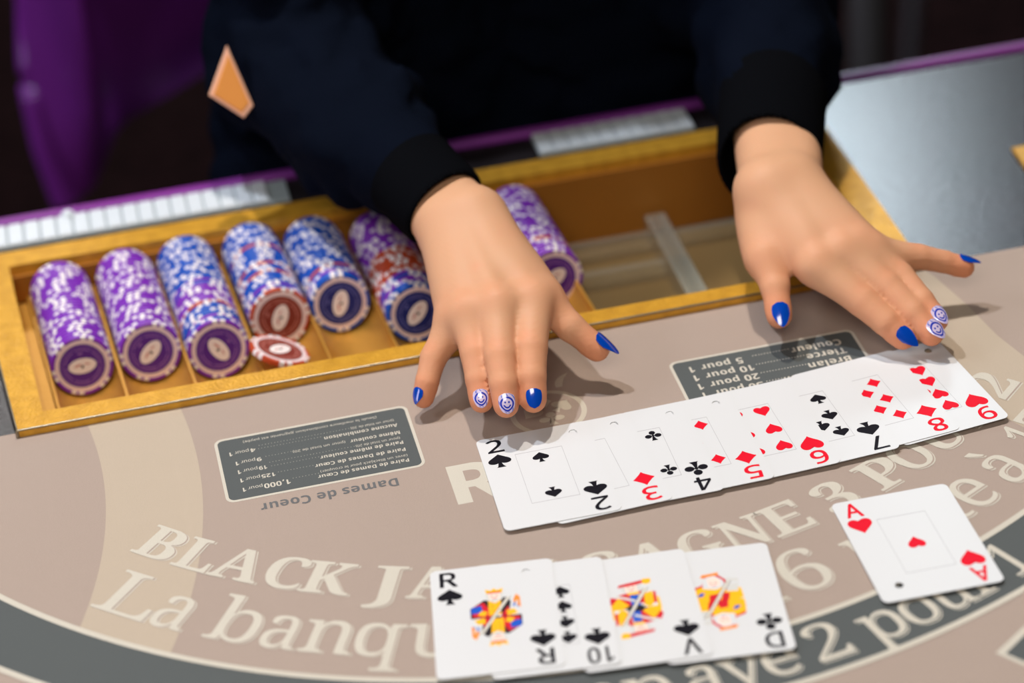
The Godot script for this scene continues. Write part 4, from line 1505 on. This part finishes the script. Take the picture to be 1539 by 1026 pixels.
	for q in [-1.0, 1.0]:
		g = tf.capsule(g, Vector3(0.085 + 0.06 * q, T - 0.12, -0.43), Vector3(0.085 + 0.075 * q, 0.5, -0.42), 0.095, 0.072, 0.03)
		g = tf.capsule(g, Vector3(0.085 + 0.075 * q, 0.5, -0.42), Vector3(0.085 + 0.08 * q, 0.12, -0.44), 0.07, 0.055, 0.02)
	tf.f = g
	tf.net(s, func(_p, _n): return Color.WHITE)
	for k in s.v.size():
		s.v[k] = back * s.v[k]
	part("trousers", s, M.trousers, o)
	for q in [-1.0, 1.0]:
		s = Shape.new()
		var hf := Field.new(Vector3(0.085 + 0.08 * q - 0.07, -0.01, -0.54), Vector3(0.085 + 0.08 * q + 0.07, 0.16, -0.22), 0.008)
		g = hf.capsule(hf.f, Vector3(0.085 + 0.08 * q, 0.045, -0.46), Vector3(0.085 + 0.085 * q, 0.034, -0.30), 0.042, 0.032, 0.02)
		g = hf.capsule(g, Vector3(0.085 + 0.08 * q, 0.045, -0.45), Vector3(0.085 + 0.08 * q, 0.10, -0.44), 0.042, 0.04, 0.02)
		hf.f = g
		hf.net(s, func(_p, _n): return Color.WHITE)
		for k in s.v.size():
			s.v[k] = back * s.v[k]
		part("shoe", s, M.dark_metal, o)
	s = Shape.new()
	var hair := Field.new(head - Vector3(0.13, 0.14, 0.15), head + Vector3(0.13, 0.15, 0.13), 0.008)
	g = hair.capsule(hair.f, head + Vector3(0, 0.045, -0.025), head + Vector3(0, 0.06, 0.005), 0.088, 0.078, 0.02)
	g = hair.capsule(g, head + Vector3(0, 0.02, -0.06), head + Vector3(0, -0.05, -0.075), 0.06, 0.045, 0.03)
	hair.f = g
	hair.net(s, func(_p, _n): return Color.WHITE)
	for k in s.v.size():
		s.v[k] = back * s.v[k]
	part("hair", s, M.hair, o)


func leather_tag() -> void:
	var s := Shape.new()
	var kite := PackedVector2Array([Vector2(0, 0.0), Vector2(-0.0165, 0.0285), Vector2(0.0025, 0.046), Vector2(0.0095, 0.0395)])
	var at := Vector3(-0.1175, T + 0.1175, -0.258)
	s.xf = Transform3D(Basis(Vector3.RIGHT, PI / 2 - 0.5), at)
	var flip := PackedVector2Array()
	for q in kite:
		flip.append(Vector2(q.x, q.y))
	s.extrude(flip, -0.0012, 0.0012, 0.0006)
	var o := part("leather_tag", s, M.tag_rim)
	tag(o, "orange tan kite shaped leather tag hanging beside the dealer's right elbow", "tag")
	var inner := Shape.new()
	inner.xf = s.xf
	var mid := Vector2(-0.0015, 0.0295)
	var small := PackedVector2Array()
	for q in flip:
		small.append(mid + (q - mid) * 0.8)
	inner.extrude(small, -0.0018, 0.0018, 0.0005)
	part("leather_face", inner, M.tag, o, "orange leather face")


# ------------------------------------------------------------------ behind the dealer
func behind() -> void:
	var o := thing("moulded_chair", "glossy purple moulded chair behind the dealer's right arm", "chair", Vector3(-0.06, 0, -0.82))
	var s := Shape.new()
	var left := [Vector2(-0.236, T + 0.32), Vector2(-0.240, T + 0.12), Vector2(-0.248, T - 0.03), Vector2(-0.2614, T - 0.1053), Vector2(-0.2652, T - 0.1353), Vector2(-0.2643, T - 0.1855), Vector2(-0.2568, T - 0.2384)]
	var foot := [Vector2(-0.2568, T - 0.2384), Vector2(-0.2257, T - 0.2315), Vector2(-0.1951, T - 0.1893), Vector2(-0.1046, T - 0.1686), Vector2(0.0, T - 0.158), Vector2(0.11, T - 0.17)]
	var g := []
	var nn := []
	var cols := 25
	for a in left.size():
		var row := PackedVector3Array()
		for b in cols:
			var t := float(b) / (cols - 1)
			var edge: Vector2 = left[a]
			var low: Vector2 = foot[mini(int(t * 5), 4)].lerp(foot[mini(int(t * 5), 4) + 1], t * 5 - mini(int(t * 5), 4))
			var share := float(a) / (left.size() - 1)
			var x: float = lerpf(edge.x, low.x, smoothstep(0.0, 0.12, t)) if t < 0.12 else low.x
			var y: float = lerpf(T + 0.32, low.y, share) if t >= 0.12 else lerpf(edge.y, lerpf(T + 0.32, low.y, share), t / 0.12)
			var bend := -0.75 - 0.20 * (1.0 - cos((t - 0.02) * 1.5)) + 0.14 * (1.0 - exp(-(y - low.y) / 0.12)) * smoothstep(0.03, 0.35, t)
			row.append(Vector3(x + 0.008, y, bend) - o.position)
		g.append(row)
	for a in g.size():
		var row := PackedVector3Array()
		for b in cols:
			var d1: Vector3 = g[a][mini(b + 1, cols - 1)] - g[a][maxi(b - 1, 0)]
			var d2: Vector3 = g[mini(a + 1, g.size() - 1)][b] - g[maxi(a - 1, 0)][b]
			var e := d1.cross(d2).normalized()
			row.append(e if e.z > 0 else -e)
		nn.append(row)
	s.slab(g, nn, 0.014)
	part("shell", s, M.chair, o)
	s = Shape.new()
	var path := []
	var curve := Curve3D.new()
	for q in left:
		curve.add_point(Vector3(q.x + 0.014, q.y, -0.757 - 0.35 * maxf(0.0, q.y - T + 0.14)) - o.position)
	for k in 60:
		path.append(curve.sample_baked(curve.get_baked_length() * k / 59.0))
	s.tube(path, 0.0125, 16)
	part("rim", s, M.chair, o, "rounded glossy rim")
	s = Shape.new()
	s.lathe([Vector2(0, 0.60), Vector2(0.14, 0.60), Vector2(0.165, 0.585), Vector2(0.165, 0.56), Vector2(0.14, 0.54), Vector2(0, 0.53)], 40, Vector3(0.12, 0, -0.06))
	s.box(Vector3(0.12, 0.66, -0.12), Vector3(0.08, 0.2, 0.012), 0.003)
	part("seat", s, M.chair, o)
	s = Shape.new()
	s.lathe([Vector2(0, 0.54), Vector2(0.03, 0.54), Vector2(0.026, 0.06), Vector2(0.2, 0.02), Vector2(0.21, 0.0), Vector2(0, 0.0)], 40, Vector3(0.12, 0, -0.06))
	part("pedestal", s, M.dark_metal, o)
	# far furniture on the right, out of focus
	o = thing("bar_stool", "dark metal bar stool far behind the table at the right", "stool", Vector3(0.99, 0, -1.8))
	s = Shape.new()
	s.lathe([Vector2(0, 0.74), Vector2(0.16, 0.74), Vector2(0.175, 0.725), Vector2(0.17, 0.7), Vector2(0, 0.69)], 40)
	part("seat", s, M.dark_metal, o)
	for k in 4:
		var a := PI / 4 + PI / 2 * k
		var d := Vector3(cos(a), 0, sin(a))
		s = Shape.new()
		s.tube([d * 0.13 + Vector3(0, 0.69, 0), d * 0.24], 0.012, 12)
		part("leg", s, M.steel if k == 1 else M.dark_metal, o)
	s = Shape.new()
	for k in 4:
		var a := PI / 4 + PI / 2 * k
		s.tube([Vector3(cos(a), 0, sin(a)) * 0.2 + Vector3(0, 0.27, 0), Vector3(cos(a + PI / 2), 0, sin(a + PI / 2)) * 0.2 + Vector3(0, 0.27, 0)], 0.01, 12)
	part("foot_ring", s, M.steel, o)
	s = Shape.new()
	s.lathe([Vector2(0, 0.72), Vector2(0.02, 0.71), Vector2(0.026, 0.69), Vector2(0.02, 0.67), Vector2(0.016, 0.02), Vector2(0.13, 0.012), Vector2(0.13, 0.0), Vector2(0, 0)], 24)
	s.xf = Transform3D()
	var post := part("queue_post", s, M.steel)
	post.position = Vector3(0.54, 0, -0.95)
	tag(post, "short grey metal post with a rounded top beyond the table's back edge", "post")


func _ready() -> void:
	materials()
	camera_and_light()
	room()
	table()
	tray()
	chips()
	strips()
	cards()
	dealer()
	leather_tag()
	behind()
